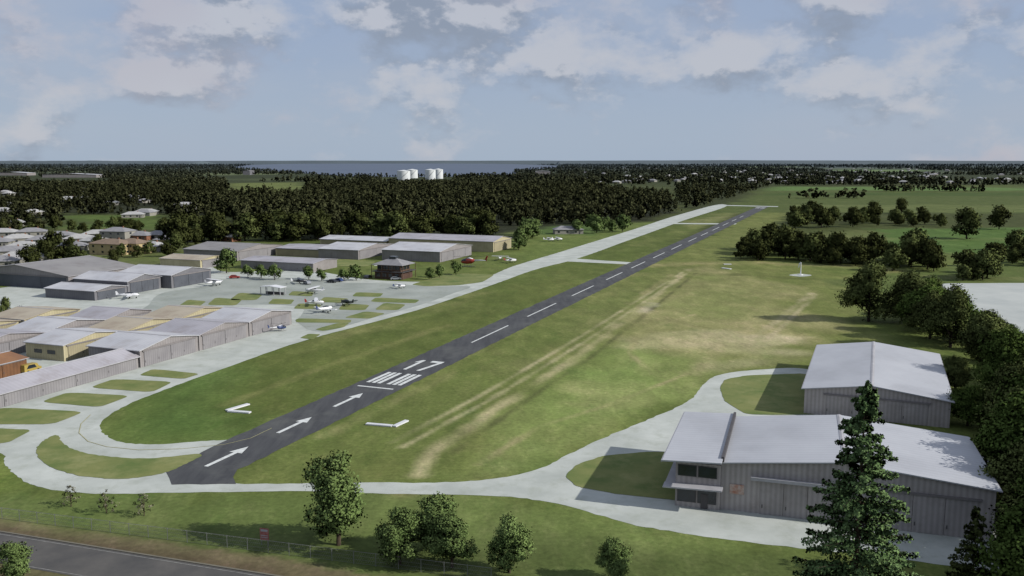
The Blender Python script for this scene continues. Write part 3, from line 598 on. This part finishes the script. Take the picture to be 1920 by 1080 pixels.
wt=[(112.5,275.6,19),(122,258,15),(130,262,12),(126,244,18),(135,247,12),(119,236,15),(131,230,16),(120,219,19),(129,212,14),(113,208,14),(122,200,18),(113,194,15),(119,182,18),(105,184,14),(111,172,19),(102,170,14),(103,159,18),(94,160,13),(96,149,17),(87,147,13),(92,138,19),(80,133,13),(86,126,17),(76,124,13),(79,116,17),(70.5,117,12),(70,107,16),(63.5,101,13),(60,95,14),(66,94,18),(126,190,16),(110,160,18),(103,146,17),(88,115,17),(78,100,17),(97.5,190,8),(87,164,8),
    (124,272,15),(131,276,14),(137,284,13),(119,248,14)]
def lim(px): return 500 if px<1700 else (500+(px-1700)*.4 if px<1790 else 536+(px-1790)*.66)
for i,(x,y,h) in enumerate(wt):
    if i==0: plant(wall_t[0],x,y,h,'large dark tree at the left end of the tree wall, shadow on grass'); continue
    h*=random.uniform(.8,1.2)
    while h>5 and proj(x,y,h)[1]<lim(min(proj(x,y,h)[0],1925)): h-=.5
    if h<7: continue
    plant(wall_t[i%5],x,y,h,'olive green tree in the dense tree wall right of the grey hangars',group='trees of the wall right of the hangars',wide=random.uniform(.95,1.2) if h>12 else 1.2)
def scatter(poly,n,hmin,hmax,T,label,group,mind=6):
    P=[G(*p) for p in poly]; xa=min(p[0] for p in P);xb=max(p[0] for p in P);ya=min(p[1] for p in P);yb=max(p[1] for p in P); pts=[]; tr=0
    while len(pts)<n and tr<n*60:
        tr+=1; x=random.uniform(xa,xb); y=random.uniform(ya,yb)
        if not inside(P,np.array([x]),np.array([y]))[0]: continue
        if any((x-a)**2+(y-b_)**2<mind*mind for a,b_ in pts): continue
        pts.append((x,y)); plant(random.choice(T),x,y,random.uniform(hmin,hmax),label,group=group,wide=random.uniform(.85,1.2))
scatter([(1372,482),(1395,466),(1495,468),(1500,488),(1400,490)],17,6,17,mid_t,'dark tree in the clump right of the runway middle','trees in the clump right of the runway',6)
scatter([(1506,494),(1530,480),(1635,478),(1650,494),(1600,500)],16,6,16,mid_t,'dark tree in the clump left of the bright green field','trees beside the green field',6)
scatter([(1465,412),(1500,402),(1565,406),(1570,428),(1490,430)],20,6,16,mid_t,'dark tree in the belt near the far end of runway','trees in the belt by the runway end',8)
scatter([(1580,412),(1640,406),(1660,424),(1600,430)],13,6,16,mid_t,'dark tree in the second clump of the belt near runway end','trees in the second clump by the runway end',8)
scatter([(1670,420),(1700,413),(1790,416),(1785,426),(1680,428)],13,6,14,mid_t,'dark tree in the belt behind the bright green field','trees behind the green field',8)
scatter([(1655,502),(1700,486),(1760,490),(1750,510),(1680,512)],11,8,17,mid_t,'dark tree right of the windsock clearing','trees right of the windsock',6)
scatter([(1785,518),(1810,510),(1870,512),(1860,526),(1790,528)],8,6,13,mid_t,'tree between the sand arena and the green field','trees above the sand arena',6)
scatter([(1840,495),(1870,478),(1970,474),(1970,500),(1850,502)],11,6,14,mid_t,'tree at the right picture edge beyond the green field','trees at the right edge field',7)
for px,py,hp,lab in [(1690,400,28,'lone dark tree in the green field beyond the belt'),(1812,448,56,'dark tree standing alone on the bright green field'),(1873,430,42,'rounded tree on the right of the bright green field'),(1905,470,38,'tree at far right edge on the bright field')]:
    x,y,h=ph(px,py,hp); plant(random.choice(mid_t),x,y,h,lab)
for px,py,hp,lab in [(425,512,46,'bushy green tree right of the dark door hangars'),(465,520,24,'round tree leftmost in the row before the low grey building'),(490,522,26,'second round tree in the row before the low grey building'),(515,525,30,'third round tree in the row before the low grey building'),(578,524,26,'small round tree left of the parked cars'),(603,527,24,'small round tree behind the parked cars'),(645,527,24,'round tree just left of the brown clubhouse cars'),(668,526,30,'round tree touching the left of the clubhouse'),(806,524,22,'left shrub on the grass right of clubhouse'),(824,520,24,'middle shrub on the grass right of clubhouse'),(855,515,26,'right shrub on the grass by the red helicopter'),(12,600,42,'narrow dark tree at left edge between hangars'),(40,600,26,'low bush beside narrow tree at left edge'),(60,598,22,'small bush between hangars near left edge')]:
    x,y,h=ph(px,py,hp); plant(random.choice(midg_t if px>400 else mid_t),x,y,h,lab,wide=.55 if px==12 else 1)
scatter([(0,502),(60,472),(330,462),(330,488),(180,500)],15,6,11,mid_t,'dark garden tree among the houses at left','garden trees among the left houses',9)
scatter([(-40,432),(60,428),(330,430),(330,438),(-40,442)],22,7,12,mid_t,'dark tree behind the upper row of the left houses','trees behind the left houses',8)
x,y,h=ph(103,492,58); plant(mid_t[1],x,y,h,'tall dark garden tree standing among the left suburb houses')
scatter([(970,470),(980,440),(1010,436),(1000,462)],7,9,15,midg_t,'green tree right of the long cream hangar','trees beside the long cream hangar',6)
scatter([(1070,442),(1100,430),(1200,426),(1190,436)],8,8,13,midg_t,'green tree near the far green roof by the taxiway','trees by the taxiway far part',7)
scatter([(330,468),(400,455),(930,448),(930,440),(560,436),(330,448)],56,10,19,mid_t,'dark tree on the front edge of the wood behind hangars','front trees of the wood behind hangars',6)
# ------------------------------------------------------------------ houses
HP=[]
def house(px,py,w,d,wallm,roofm_,label,rz=0,h=3.0,rh=2.4,group=None,two=False,near=True):
    x,y=G(px,py) ; HP.append((x,y)); o=empty('house',(x,y,0),rz,label,'house',group); hh=h*(1.95 if two else 1)
    MB().box(-w/2,w/2,-d/2,d/2,0,hh).build('wall',wallm,o); b=MB(); hip(b,-w/2-.6,w/2+.6,-d/2-.6,d/2+.6,hh+.17,hh+rh+.17); r=b.build('roof',roofm_,o)
    MB().box(w*.2,w*.2+.7,-.3,.4,hh+rh*.5,hh+rh+.7).build('chimney','house_wall_brick',r)
    for k in range(2 if two else 1):
        for i in range(3):
            xx=-w*.36+i*w*.3; MB().box(xx-.7,xx+.7,-d/2-.06,-d/2-.003,k*h+1.0,k*h+2.2).build('window','glass',o)
        MB().box(w/2+.003,w/2+.06,-1,1,k*h+1,k*h+2.2).build('window','glass',o)
    MB().box(w*.34,w*.34+1,-d/2-.06,-d/2-.003,.05,2.1).build('door','trim_dark',o); return o
hs=[(20,480,18,12,'house_wall_grey','tile_grey','grey roofed house at the left edge beside dark garden trees',.3,0),(62,492,17,12,'house_wall_grey','tile_white','pale roofed house nearest the large grey hangar at left',.3,0),(5,500,14,10,'house_wall_grey','tile_grey','house with grey roof cut by the left edge',.2,0),
 (35,455,18,12,'house_wall_grey','tile_white','white roofed house above the left edge garden trees',.5,0),(80,458,16,11,'house_wall_grey','tile_grey','grey roofed house behind the tall garden tree',.2,0),(212,476,21,12,'house_wall_cream','tile_brown','two storey cream house with brown roof behind the grey hangar',-.35,1),(250,475,15,11,'house_wall_cream','tile_brown','two storey cream house right of the wide cream one',-.35,1),
 (285,470,16,11,'house_wall_grey','tile_white','white roofed house at the right end of the left suburb',-.3,0),(222,450,18,12,'house_wall_grey','tile_grey','pale house in the upper row behind cream houses',-.2,1),(262,449,18,12,'house_wall_brick','tile_grey','brick house in the upper row behind cream houses',-.2,0),(150,455,17,12,'house_wall_grey','tile_white','pale house between garden trees and cream houses',.3,0),(115,449,17,11,'house_wall_grey','tile_grey','grey house farther back left of the cream houses',.1,0),
 (318,458,15,10,'house_wall_cream','tile_grey','small cream house near the woods edge',-.2,0),(430,452,13,8,'house_wall_brick','tile_white','white roofed cottage at the woods edge above the hangars',-.5,0),(250,408,18,11,'house_wall_grey','tile_white','white house left of the green clearing pair',.2,0),(275,402,20,11,'house_wall_grey','tile_white','white house behind the pair by the green clearing',.2,0),(22,424,20,11,'house_wall_grey','tile_white','white cottage alone at left edge before the wood',.2,0),(130,376,24,13,'house_wall_grey','tile_white','long white building in the left wood clearing',.1,0),(350,388,24,13,'house_wall_grey','tile_white','white building within the left wood',.1,0),(1065,438,20,10,'house_wall_grey','tile_grey','grey farm shed by the taxiway near the woods',.1,0),
 (48,470,17,12,'house_wall_grey','tile_white','pale house in the middle of the left edge cluster',.1,0),(8,443,18,12,'house_wall_grey','tile_white','white house highest up at the left edge',.1,0),(60,442,18,12,'house_wall_grey','tile_grey','grey house highest up near the left edge',.4,0),(135,470,16,11,'house_wall_grey','tile_grey','low grey house right of the tall garden tree',.2,0),(180,460,16,12,'house_wall_grey','tile_white','pale house just left of the cream houses',-.3,0),(30,492,15,11,'house_wall_cream','tile_white','cream house between two grey ones at left edge',.3,0),
 (185,446,18,11,'house_wall_grey','tile_white','white roofed house in the upper row left of the brick one',.2,0),(300,448,17,11,'house_wall_grey','tile_grey','grey roofed house at the right end of the upper row',-.2,0),(345,452,17,11,'house_wall_grey','tile_white','white roofed house before the wood, right of the suburb',-.1,0),(-8,462,18,12,'house_wall_grey','tile_grey','house half cut off by the left edge above',.2,0)]
for px,py,w,d,wm,rm,lab,rz,two in hs: house(px,py,w,d,wm,rm,lab,rz,two=bool(two))
proto=[]
def small_house(rm,label,group,loc,rz,sc):
    o=empty('house',loc,rz,label,'house',group); o.scale=(sc,sc,sc); HP.append((loc[0],loc[1]))
    for nm,me in proto[rm]:
        c=bpy.data.objects.new(nm,me); COL.objects.link(c); c.parent=o
for rm in ('tile_white','tile_grey'):
    a=MB().box(-8,8,-5,5,0,3); r=MB(); hip(r,-8.6,8.6,-5.6,5.6,3.17,5.8)
    L2=[]
    for nm,bb,mm in (('wall',a,'house_wall_grey'),('roof',r,rm)):
        me=bpy.data.meshes.new(nm); me.from_pydata(bb.v,[],bb.f); me.materials.append(M[mm]); L2.append((nm,me))
    proto.append(L2)
for i in range(120):
    py=random.uniform(315,345); px=random.uniform(1080,1930)
    x,y=G(px,py); small_house(random.randint(0,1),'tiny pale roofed house in the far suburb beyond the runway end','houses of the far suburb at right',(x,y,0),random.uniform(0,3),random.uniform(1.0,1.4))
for i in range(22):
    py=random.uniform(350,405); px=random.uniform(-20,400); x,y=G(px,py)
    small_house(random.randint(0,1),'tiny pale roofed house among the far woods at left','houses among the far left woods',(x,y,0),random.uniform(0,3),random.uniform(.8,1.1))
for px,py,w_,lab in [(130,333,170,'very long pale roofed factory far away at left'),(20,329,120,'long pale factory cut by the left edge far away'),(1018,330,50,'small white industrial block by the bay shore'),(462,328,26,'dark block building far away on the left horizon')]:
    x,y=G(px,py); HP.append((x,y)); o=empty('factory',(x,y,0),0,lab,'factory'); MB().box(-w_/2,w_/2,0,60,0,9 if w_>60 else 16).build('wall','wall_grey' if w_>30 else 'wall_dark',o)
    b=MB(); b.ext([(-w_/2-1,9.2),(0,13),(w_/2+1,9.2),(w_/2+1,8.9),(0,12.7),(-w_/2-1,8.9)] if w_>60 else [(-w_/2-1,16.4),(0,18),(w_/2+1,16.4),(w_/2+1,16.1),(0,17.7),(-w_/2-1,16.1)],-1,61); b.build('roof','roof_whiteY' if w_>30 else 'roof_greyY',o)
def clearhouses(p):
    k=np.ones(len(p),bool)
    for x,y in HP:
        big=(x<-1000 and y>2200); wd=100 if big else 12
        back=900 if big else (45 if y<1800 else y*.07)
        k&=~((np.abs(p[:,0]-x*(p[:,1]/y))<wd)&(p[:,1]<y+12)&(p[:,1]>y-back))
    return p[k]
def wood(name,pts,hts,T,label,cat):
    n=len(pts); Vs=[];Ss=[];Ns=[]
    which=RNG.integers(0,len(T),n)
    for k,(V,s,nr) in enumerate(T):
        id_=np.where(which==k)[0]
        if len(id_)==0: continue
        a=RNG.uniform(0,2*PI,len(id_)); c,s_=np.cos(a)[:,None],np.sin(a)[:,None]; h=hts[id_]; wd=(h*RNG.uniform(.75,1.15,len(id_)))[:,None]
        x=V[None,:,0]*c-V[None,:,1]*s_; y=V[None,:,0]*s_+V[None,:,1]*c
        W=np.stack([x*wd+pts[id_,0][:,None],y*wd+pts[id_,1][:,None],V[None,:,2]*h[:,None]],-1)
        NR=np.stack([nr[None,:,0]*c-nr[None,:,1]*s_,nr[None,:,0]*s_+nr[None,:,1]*c,nr[None,:,2]+0*c],-1)
        Vs.append(W.reshape(-1,3)); Ns.append(NR.reshape(-1,3)); Ss.append((np.clip(s[None,:]*RNG.uniform(.45,1.35,len(id_))[:,None],0,1)).ravel())
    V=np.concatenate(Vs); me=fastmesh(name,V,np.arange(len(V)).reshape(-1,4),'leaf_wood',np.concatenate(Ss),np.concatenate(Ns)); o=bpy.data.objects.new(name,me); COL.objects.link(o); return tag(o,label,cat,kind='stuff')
def lowT(seed,n,leaf):
    rng=np.random.default_rng(seed); P,u,sh,_=crown_pts(n,1.0,.85,.06,rng,6,.9); V,_,s,nr=leaves(P,u,leaf,sh,rng); return V,s,nr
T1=[lowT(200+i,190,.105) for i in range(6)]; T2=[lowT(220+i,34,.28) for i in range(5)]
def samp(poly,dens,jit=None):
    P=[G(*p) for p in poly]; xa=min(p[0] for p in P);xb=max(p[0] for p in P);ya=min(p[1] for p in P);yb=max(p[1] for p in P)
    n=int((xb-xa)*(yb-ya)*dens); x=RNG.uniform(xa,xb,n); y=RNG.uniform(ya,yb,n); k=inside(P,x,y); return np.stack([x[k],y[k]],1)
p=np.concatenate([samp(WOODS[0][0],1/115.),samp([(1262,400),(1290,396),(1440,350),(1270,350)],1/350.)]); p=clearhouses(p[(vnoise(p[:,0],p[:,1],.02,5)>-1.0)])
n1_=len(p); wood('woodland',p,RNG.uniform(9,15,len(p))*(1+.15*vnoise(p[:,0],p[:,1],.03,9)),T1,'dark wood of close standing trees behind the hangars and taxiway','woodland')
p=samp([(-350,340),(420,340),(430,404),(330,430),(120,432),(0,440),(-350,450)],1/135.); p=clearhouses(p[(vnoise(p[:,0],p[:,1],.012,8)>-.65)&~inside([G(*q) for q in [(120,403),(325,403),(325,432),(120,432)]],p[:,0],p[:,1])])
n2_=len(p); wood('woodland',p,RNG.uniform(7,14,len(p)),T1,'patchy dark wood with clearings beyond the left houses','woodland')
n=48000; y=1500*np.exp(RNG.uniform(0,1,n)*math.log(9)); x=RNG.uniform(-.72,.72,n)*y; v=vnoise(x,y,.0035,21)+.5*vnoise(x,y,.013,22)
wp=[G(*q) for q in WPX]
fld=[G(*q) for q in [(1440,347),(1960,345),(1960,420),(1300,400)]]; fl2=[G(*q) for q in [(425,342),(570,341),(580,364),(430,366)]]
tk=[G(*q) for q in [(715,333),(850,333),(850,345),(715,345)]]; fl3=[G(*q) for q in [(1540,318),(1700,317.5),(1800,322),(1560,323)]]
k=(v>np.where(x>.1*y,-.15,-.6))&~inside(wp,x,y)&~inside(fld,x,y)&~inside(fl2,x,y)&~inside(tk,x,y)&~inside(fl3,x,y)
p=clearhouses(np.stack([x[k],y[k]],1)); 
hb=[]
for (xa,ya),(xb,yb),m_ in [((1440,347.5),(1960,346.5),170),((1560,358.5),(1990,359),110),((1480,372),(1700,371),50)]:
    a=np.array(G(xa,ya)); b_=np.array(G(xb,yb)); t=RNG.uniform(0,1,m_)[:,None]; hb.append(a+(b_-a)*t+RNG.normal(0,7,(m_,2)))
p=np.concatenate([p]+hb[:1]+[q_[(np.sin(q_[:,0]*.02)>-.3)] for q_ in hb[1:]])
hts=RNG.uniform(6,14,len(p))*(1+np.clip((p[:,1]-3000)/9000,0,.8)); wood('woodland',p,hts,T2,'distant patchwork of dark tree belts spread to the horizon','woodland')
print('woods',n1_,n2_,len(p))
# ------------------------------------------------------------------ hills at horizon
def hills(name,y,x0,x1,h,seed,n=260):
    r=np.random.default_rng(seed); b=MB(); X_=np.linspace(x0,x1,n); Z=np.zeros(n)
    for f in (2,5,11,23,47): Z+=np.sin(np.linspace(0,1,n)*2*PI*f+r.uniform(0,6))/f**.6
    Z=h*(.75+.10*Z); Z=np.clip(Z,4,None); Z[0]=Z[-1]=1
    for i in range(n-1):
        b.add([(X_[i],y-900,0),(X_[i+1],y-900,0),(X_[i+1],y,Z[i+1]),(X_[i],y,Z[i]),(X_[i+1],y+900,0),(X_[i],y+900,0)],[(0,1,2,3),(3,2,4,5)])
    o=b.build(name,'hill'); o['kind']='structure'
hills('hills',24000,-30000,30000,100,3); hills('hills',19000,-16000,-6500,85,4,120); hills('hills',18500,900,14000,85,6,160)
# ------------------------------------------------------------------ tanks
def tank(px,py,rad,hh,label):
    x,y=G(px,py); o=empty('storage_tank',(x,y,0),0,label,'storage tank')
    n=32; b=MB(); vs=[(rad*math.cos(2*PI*i/n),rad*math.sin(2*PI*i/n),z) for z in (0,hh) for i in range(n)]; b.add(vs,[(i,(i+1)%n,n+(i+1)%n,n+i) for i in range(n)]); b.build('shell','tank_white',o,True)
    b=MB(); b.add([((rad+.4)*math.cos(2*PI*i/n),(rad+.4)*math.sin(2*PI*i/n),hh) for i in range(n)]+[(0,0,hh+3)],[(i,(i+1)%n,n) for i in range(n)]); b.build('roof','tank_white',o)
    b=MB()
    for i in range(12): a=i*PI/24-2.2; b.box(rad*math.cos(a)*1.01-.8,rad*math.cos(a)*1.01+.8,rad*math.sin(a)*1.01-.8,rad*math.sin(a)*1.01+.8,i*hh/12,i*hh/12+.8)
    b.build('stair','steel',o)
tank(757,338,18,25,'large white storage tank, front of the left pair near the bay'); tank(773,334,17,25,'white storage tank partly behind the left front tank')
tank(807,336.5,15,27,'tall white storage tank, left of the right pair'); tank(822,335,14,27,'tall white storage tank, rightmost near the bay')
# ------------------------------------------------------------------ aircraft
def plane(px,py,rz,body,accent,label,high=False,sc=1.0,name='light_aircraft'):
    x,y=G(px,py); o=empty(name,(x,y,0.07),rz,label,'aircraft'); o.scale=(sc,)*3
    MB().loft([(3.3,.22,.25,1.35),(2.9,.48,.5,1.35),(1.6,.58,.62,1.4),(.4,.62,.78,1.5),(-.8,.56,.7,1.5),(-2,.32,.42,1.5),(-4.2,.12,.2,1.6)],12).build('fuselage',body,o,True)
    MB().loft([(1.7,.3,.15,1.9),(1.1,.5,.35,1.95),(.2,.52,.42,1.98),(-.9,.42,.32,1.95),(-1.6,.2,.12,1.85)],10).build('canopy','glass',o,True)
    zw=2.35 if high else 1.05; dz=.05 if high else .35
    for s in (-1,1):
        r=[(1.1,0,zw),(-.55,0,zw),(-.45,s*5.2,zw+dz),(.65,s*5.2,zw+dz)]; up=[(a,b_,c+.14) for a,b_,c in r]
        MB().add(r+up,[(0,1,2,3),(7,6,5,4),(0,4,5,1),(1,5,6,2),(2,6,7,3),(3,7,4,0)]).build('wing',body,o)
        r=[(-3.5,0,1.68),(-4.3,0,1.68),(-4.3,s*1.6,1.68),(-3.8,s*1.6,1.68)]; up=[(a,b_,c+.08) for a,b_,c in r]
        MB().add(r+up,[(0,1,2,3),(7,6,5,4),(0,4,5,1),(1,5,6,2),(2,6,7,3),(3,7,4,0)]).build('tailplane',accent,o)
    MB().ext([(-3.3,1.7),(-4.0,2.9),(-4.5,2.9),(-4.35,1.6)],-.05,.05).build('fin',accent,o)
    b=MB(); b.tube((3.3,0,1.35),(3.62,0,1.35),.2,.04,8); b.build('spinner',accent,o)
    b=MB(); b.box(3.36,3.42,-.07,.07,.5,2.2); b.build('propeller','rubber',o)
    for xx,yy in ((2.5,0),(.1,-1.2),(.1,1.2)):
        w_=MB().tube((xx,yy-.1,.25),(xx,yy+.1,.25),.25,.25,12).build('wheel','rubber',o); MB().tube((xx,yy,.3),(xx,yy*.35,1.1),.06,.06,5).build('strut','steel',w_)
    return o
for a in [(242,560,.3,'white_paint','white_paint','white light aircraft parked before the low dark hangar',False,1.0),(402,536,.9,'white_paint','silver_paint','silver aircraft before the white roofed dark door hangar',True,1.0),(562,532,.4,'dark_paint','white_paint','dark aircraft beside the trees at the apron edge',True,.8),
 (588,551,2.9,'white_paint','white_paint','white aircraft farthest back in the middle of the apron',True,.95),(592,573,.2,'white_paint','red_paint','white aircraft with red tail on the apron grass',True,.85),(610,586,1.0,'white_paint','blue_paint','white and blue aircraft nearest the camera on the apron',False,.95),(650,573,2.4,'dark_green_paint','dark_green_paint','dark green aircraft on the apron beside blue tailed one',False,.9),
 (750,541,.6,'white_paint','blue_paint','small white aircraft parked near the taxiway edge',True,.7),(938,488,1.4,'white_paint','white_paint','white aircraft left of two beyond the red helicopter',True,.85),(958,493,.5,'white_paint','red_paint','white aircraft right of two beyond the red helicopter',True,.9),(1030,453,.3,'white_paint','white_paint','left white aircraft parked on far grass by woods',True,.9),(1046,452,.3,'white_paint','white_paint','right white aircraft parked on far grass by woods',True,.9),(720,506,2,'white_paint','blue_paint','white aircraft half hidden behind the clubhouse',True,.9)]: plane(*a)
def heli(px,py,rz,c1,c2,label,sc=1.0):
    x,y=G(px,py); o=empty('helicopter',(x,y,0.07),rz,label,'helicopter'); o.scale=(sc,)*3
    MB().loft([(3.4,.1,.15,1.4),(3.0,.5,.5,1.5),(2.0,.85,.85,1.7),(.6,.95,1.0,1.85),(-1,.8,.85,1.95),(-2.2,.35,.4,2.2)],14).build('cabin',c1,o,True)
    MB().loft([(3.2,.35,.3,1.75),(2.6,.7,.6,1.9),(1.6,.9,.72,2.05),(.9,.98,.6,2.1)],12).build('windscreen','glass',o,True)
    MB().tube((-1.9,0,2.2),(-6.8,0,2.5),.34,.14,10).build('tail_boom',c2,o,True); MB().ext([(-6.2,2.5),(-7.1,4.1),(-7.6,4.1),(-7.0,2.3)],-.06,.06).build('fin',c1,o)
    MB().loft([(.9,.3,.2,2.8),(0,.45,.3,2.9),(-1.4,.3,.2,2.7)],10).build('engine_cowl',c2,o,True); MB().tube((0,0,2.9),(0,0,3.5),.1,.1,8).build('mast','steel',o)
    for k in range(4):
        a=k*PI/2+.4; c,s=math.cos(a),math.sin(a); MB().add([(c*r-s*w_,s*r+c*w_,3.48+z-.012*r*r*.3) for r in (.2,5.4) for w_ in (-.13,.13) for z in (0,.04)],[(0,2,6,4),(1,5,7,3),(0,4,5,1),(2,3,7,6),(4,6,7,5),(0,1,3,2)]).build('rotor_blade','rubber',o)
    b=MB(); b.box(-7.25,-7.2,.1,.14,2.2,3.8); b.build('tail_rotor','rubber',o)
    for s in (-1,1):
        b=MB(); b.tube((2.4,s*1.1,.1),(-1.8,s*1.1,.1),.07,.07,6); b.tube((2.4,s*1.1,.1),(2.8,s*1.1,.3),.07,.05,6)
        for xx in (1.4,-.9): b.tube((xx,s*1.1,.1),(xx,s*.5,1.1),.05,.05,5)
        b.build('skid','steel',o)
heli(880,500,2.6,'red_paint','white_paint','red and white helicopter on grass beside the taxiway',1.4); heli(526,621,.9,'blue_paint','white_paint','small dark blue helicopter before the farthest front row hangar',.6)
# ------------------------------------------------------------------ cars
def car(px,py,rz,c,label,van=False):
    x,y=G(px,py); o=empty('parked_car',(x,y,0.02),rz,label,'car')
    b=MB(); b.ext([(-2.2,.35),(2.2,.35),(2.25,.8),(1.2,.98),(.5,1.45),(-1.3,1.5),(-2.1,1.0),(-2.25,.8)] if not van else [(-2.4,.35),(2.3,.35),(2.35,1.0),(1.7,1.15),(1.2,2.0),(-2.35,2.05)],-.85,.85); b.build('body',c,o)
    t=1.42 if not van else 1.9
    for s in (-1,1): MB().ext([(1.0,1.02),(.45,t-.05),(-1.2,t-.02),(-1.8,1.02)],s*.853,s*.87).build('side_window','glass',o)
    MB().add([(1.24,-.75,1.0),(1.24,.75,1.0),(.55,.7,t),(.55,-.7,t)] if not van else [(1.74,-.75,1.18),(1.74,.75,1.18),(1.26,.7,1.95),(1.26,-.7,1.95)],[(0,1,2,3)]).build('windscreen','glass',o)
    for xx in (-1.4,1.4):
        for yy in (-.86,.68): MB().tube((xx,yy,.33),(xx,yy+.18,.33),.33,.33,12).build('wheel','rubber',o)
    for yy in (-.6,.6): MB().box(2.24,2.28,yy-.15,yy+.15,.6,.75).build('headlight','white_paint',o)
for a in [(440,522,.2,'red_paint','red car parked beside the round trees by the apron'),(622,530,2.6,'dark_paint','dark car parked leftmost by the clubhouse trees'),(634,528,2.6,'blue_paint','blue car parked between dark car and clubhouse'),(576,533,2.2,'silver_paint','silver car parked by the apron trees'),(690,522,1.2,'dark_paint','dark car parked close to the clubhouse wall'),(742,525,.2,'silver_paint','silver car parked in front of the clubhouse')]: car(*a)
car(58,697,ANG,'yellow_paint','dull yellow van parked beside the rusty shed',True)
# ------------------------------------------------------------------ light
SE=math.radians(30); sv=Vector((math.cos(SE)*.965,-math.cos(SE)*.26,math.sin(SE)))
sun=bpy.data.objects.new('Sun',bpy.data.lights.new('Sun','SUN')); COL.objects.link(sun); sun.data.energy=5.0; sun.data.angle=math.radians(.6); sun.data.color=(1,.955,.89)
sun.rotation_euler=(-sv).to_track_quat('-Z','Y').to_euler()
w=bpy.data.worlds.new('World'); scene.world=w; w.use_nodes=True; N=w.node_tree.nodes; L=w.node_tree.links
sky=N.new('ShaderNodeTexSky'); sky.sky_type='NISHITA'; sky.sun_disc=False; sky.sun_elevation=SE; sky.sun_rotation=math.atan2(sv.x,sv.y); sky.air_density=1.2; sky.dust_density=1.0
bg=N['Background']; bg.inputs['Strength'].default_value=.06; L.new(sky.outputs[0],bg.inputs['Color'])
tc=N.new('ShaderNodeTexCoord'); sp=N.new('ShaderNodeSeparateXYZ'); L.new(tc.outputs['Generated'],sp.inputs[0])
zz=sp.outputs[2]
def math_(op,a,b=None):
    n=N.new('ShaderNodeMath'); n.operation=op
    for i,v in enumerate((a,b)):
        if v is None: continue
        if isinstance(v,(int,float)): n.inputs[i].default_value=v
        else: L.new(v,n.inputs[i])
    return n.outputs[0]
def noise(scale,detail,rough,off=(0,0,0),sz=2.0):
    mp=N.new('ShaderNodeMapping'); mp.inputs['Location'].default_value=off; mp.inputs['Scale'].default_value=(1,1,sz); L.new(tc.outputs['Generated'],mp.inputs[0])
    n=N.new('ShaderNodeTexNoise'); n.inputs['Scale'].default_value=scale; n.inputs['Detail'].default_value=detail; n.inputs['Roughness'].default_value=rough; L.new(mp.outputs[0],n.inputs['Vector']); return n.outputs[0]
def ramp(v,a,b,c=0,d=1):
    r=N.new('ShaderNodeMapRange'); r.interpolation_type='SMOOTHSTEP'; r.inputs[1].default_value=a; r.inputs[2].default_value=b; r.inputs[3].default_value=c; r.inputs[4].default_value=d; L.new(v,r.inputs[0]); return r.outputs[0]
def mixc(f,a,b):
    m=N.new('ShaderNodeMix'); m.data_type='RGBA'; L.new(f,m.inputs[0])
    for i,v in ((6,a),(7,b)):
        if isinstance(v,tuple): m.inputs[i].default_value=v
        else: L.new(v,m.inputs[i])
    return m.outputs[2]
n1=noise(7.5,10,.58,(.3,0,.1),1.7); n2=noise(7.5,10,.58,(.3,0,.145),1.7); n3=noise(3,3,.5,(3,7,0)); n4=noise(3.2,6,.5,(9,1,.4),3.0)
base=mixc(ramp(zz,0,.15),S(168,184,204,1),S(158,175,203,1)); base=mixc(ramp(n4,.42,.66,0,.5),base,S(174,184,202,1))
lit=ramp(math_('SUBTRACT',n1,n2),-.05,.04)
cc=mixc(lit,S(142,152,170,1),S(198,200,209,1)); cc=mixc(ramp(n3,.46,.6,0,.4),cc,S(184,175,188,1))
nb=math_('ADD',n1,ramp(zz,.0,.15,-.08,.05))
cov=math_('MULTIPLY',ramp(nb,.43,.61),.82)
final=mixc(cov,base,cc)
b2=N.new('ShaderNodeBackground'); L.new(final,b2.inputs['Color']); b2.inputs['Strength'].default_value=1.0
ms=N.new('ShaderNodeMixShader'); ms.inputs[0].default_value=.88; L.new(bg.outputs[0],ms.inputs[1]); L.new(b2.outputs[0],ms.inputs[2]); L.new(ms.outputs[0],N['World Output'].inputs['Surface'])
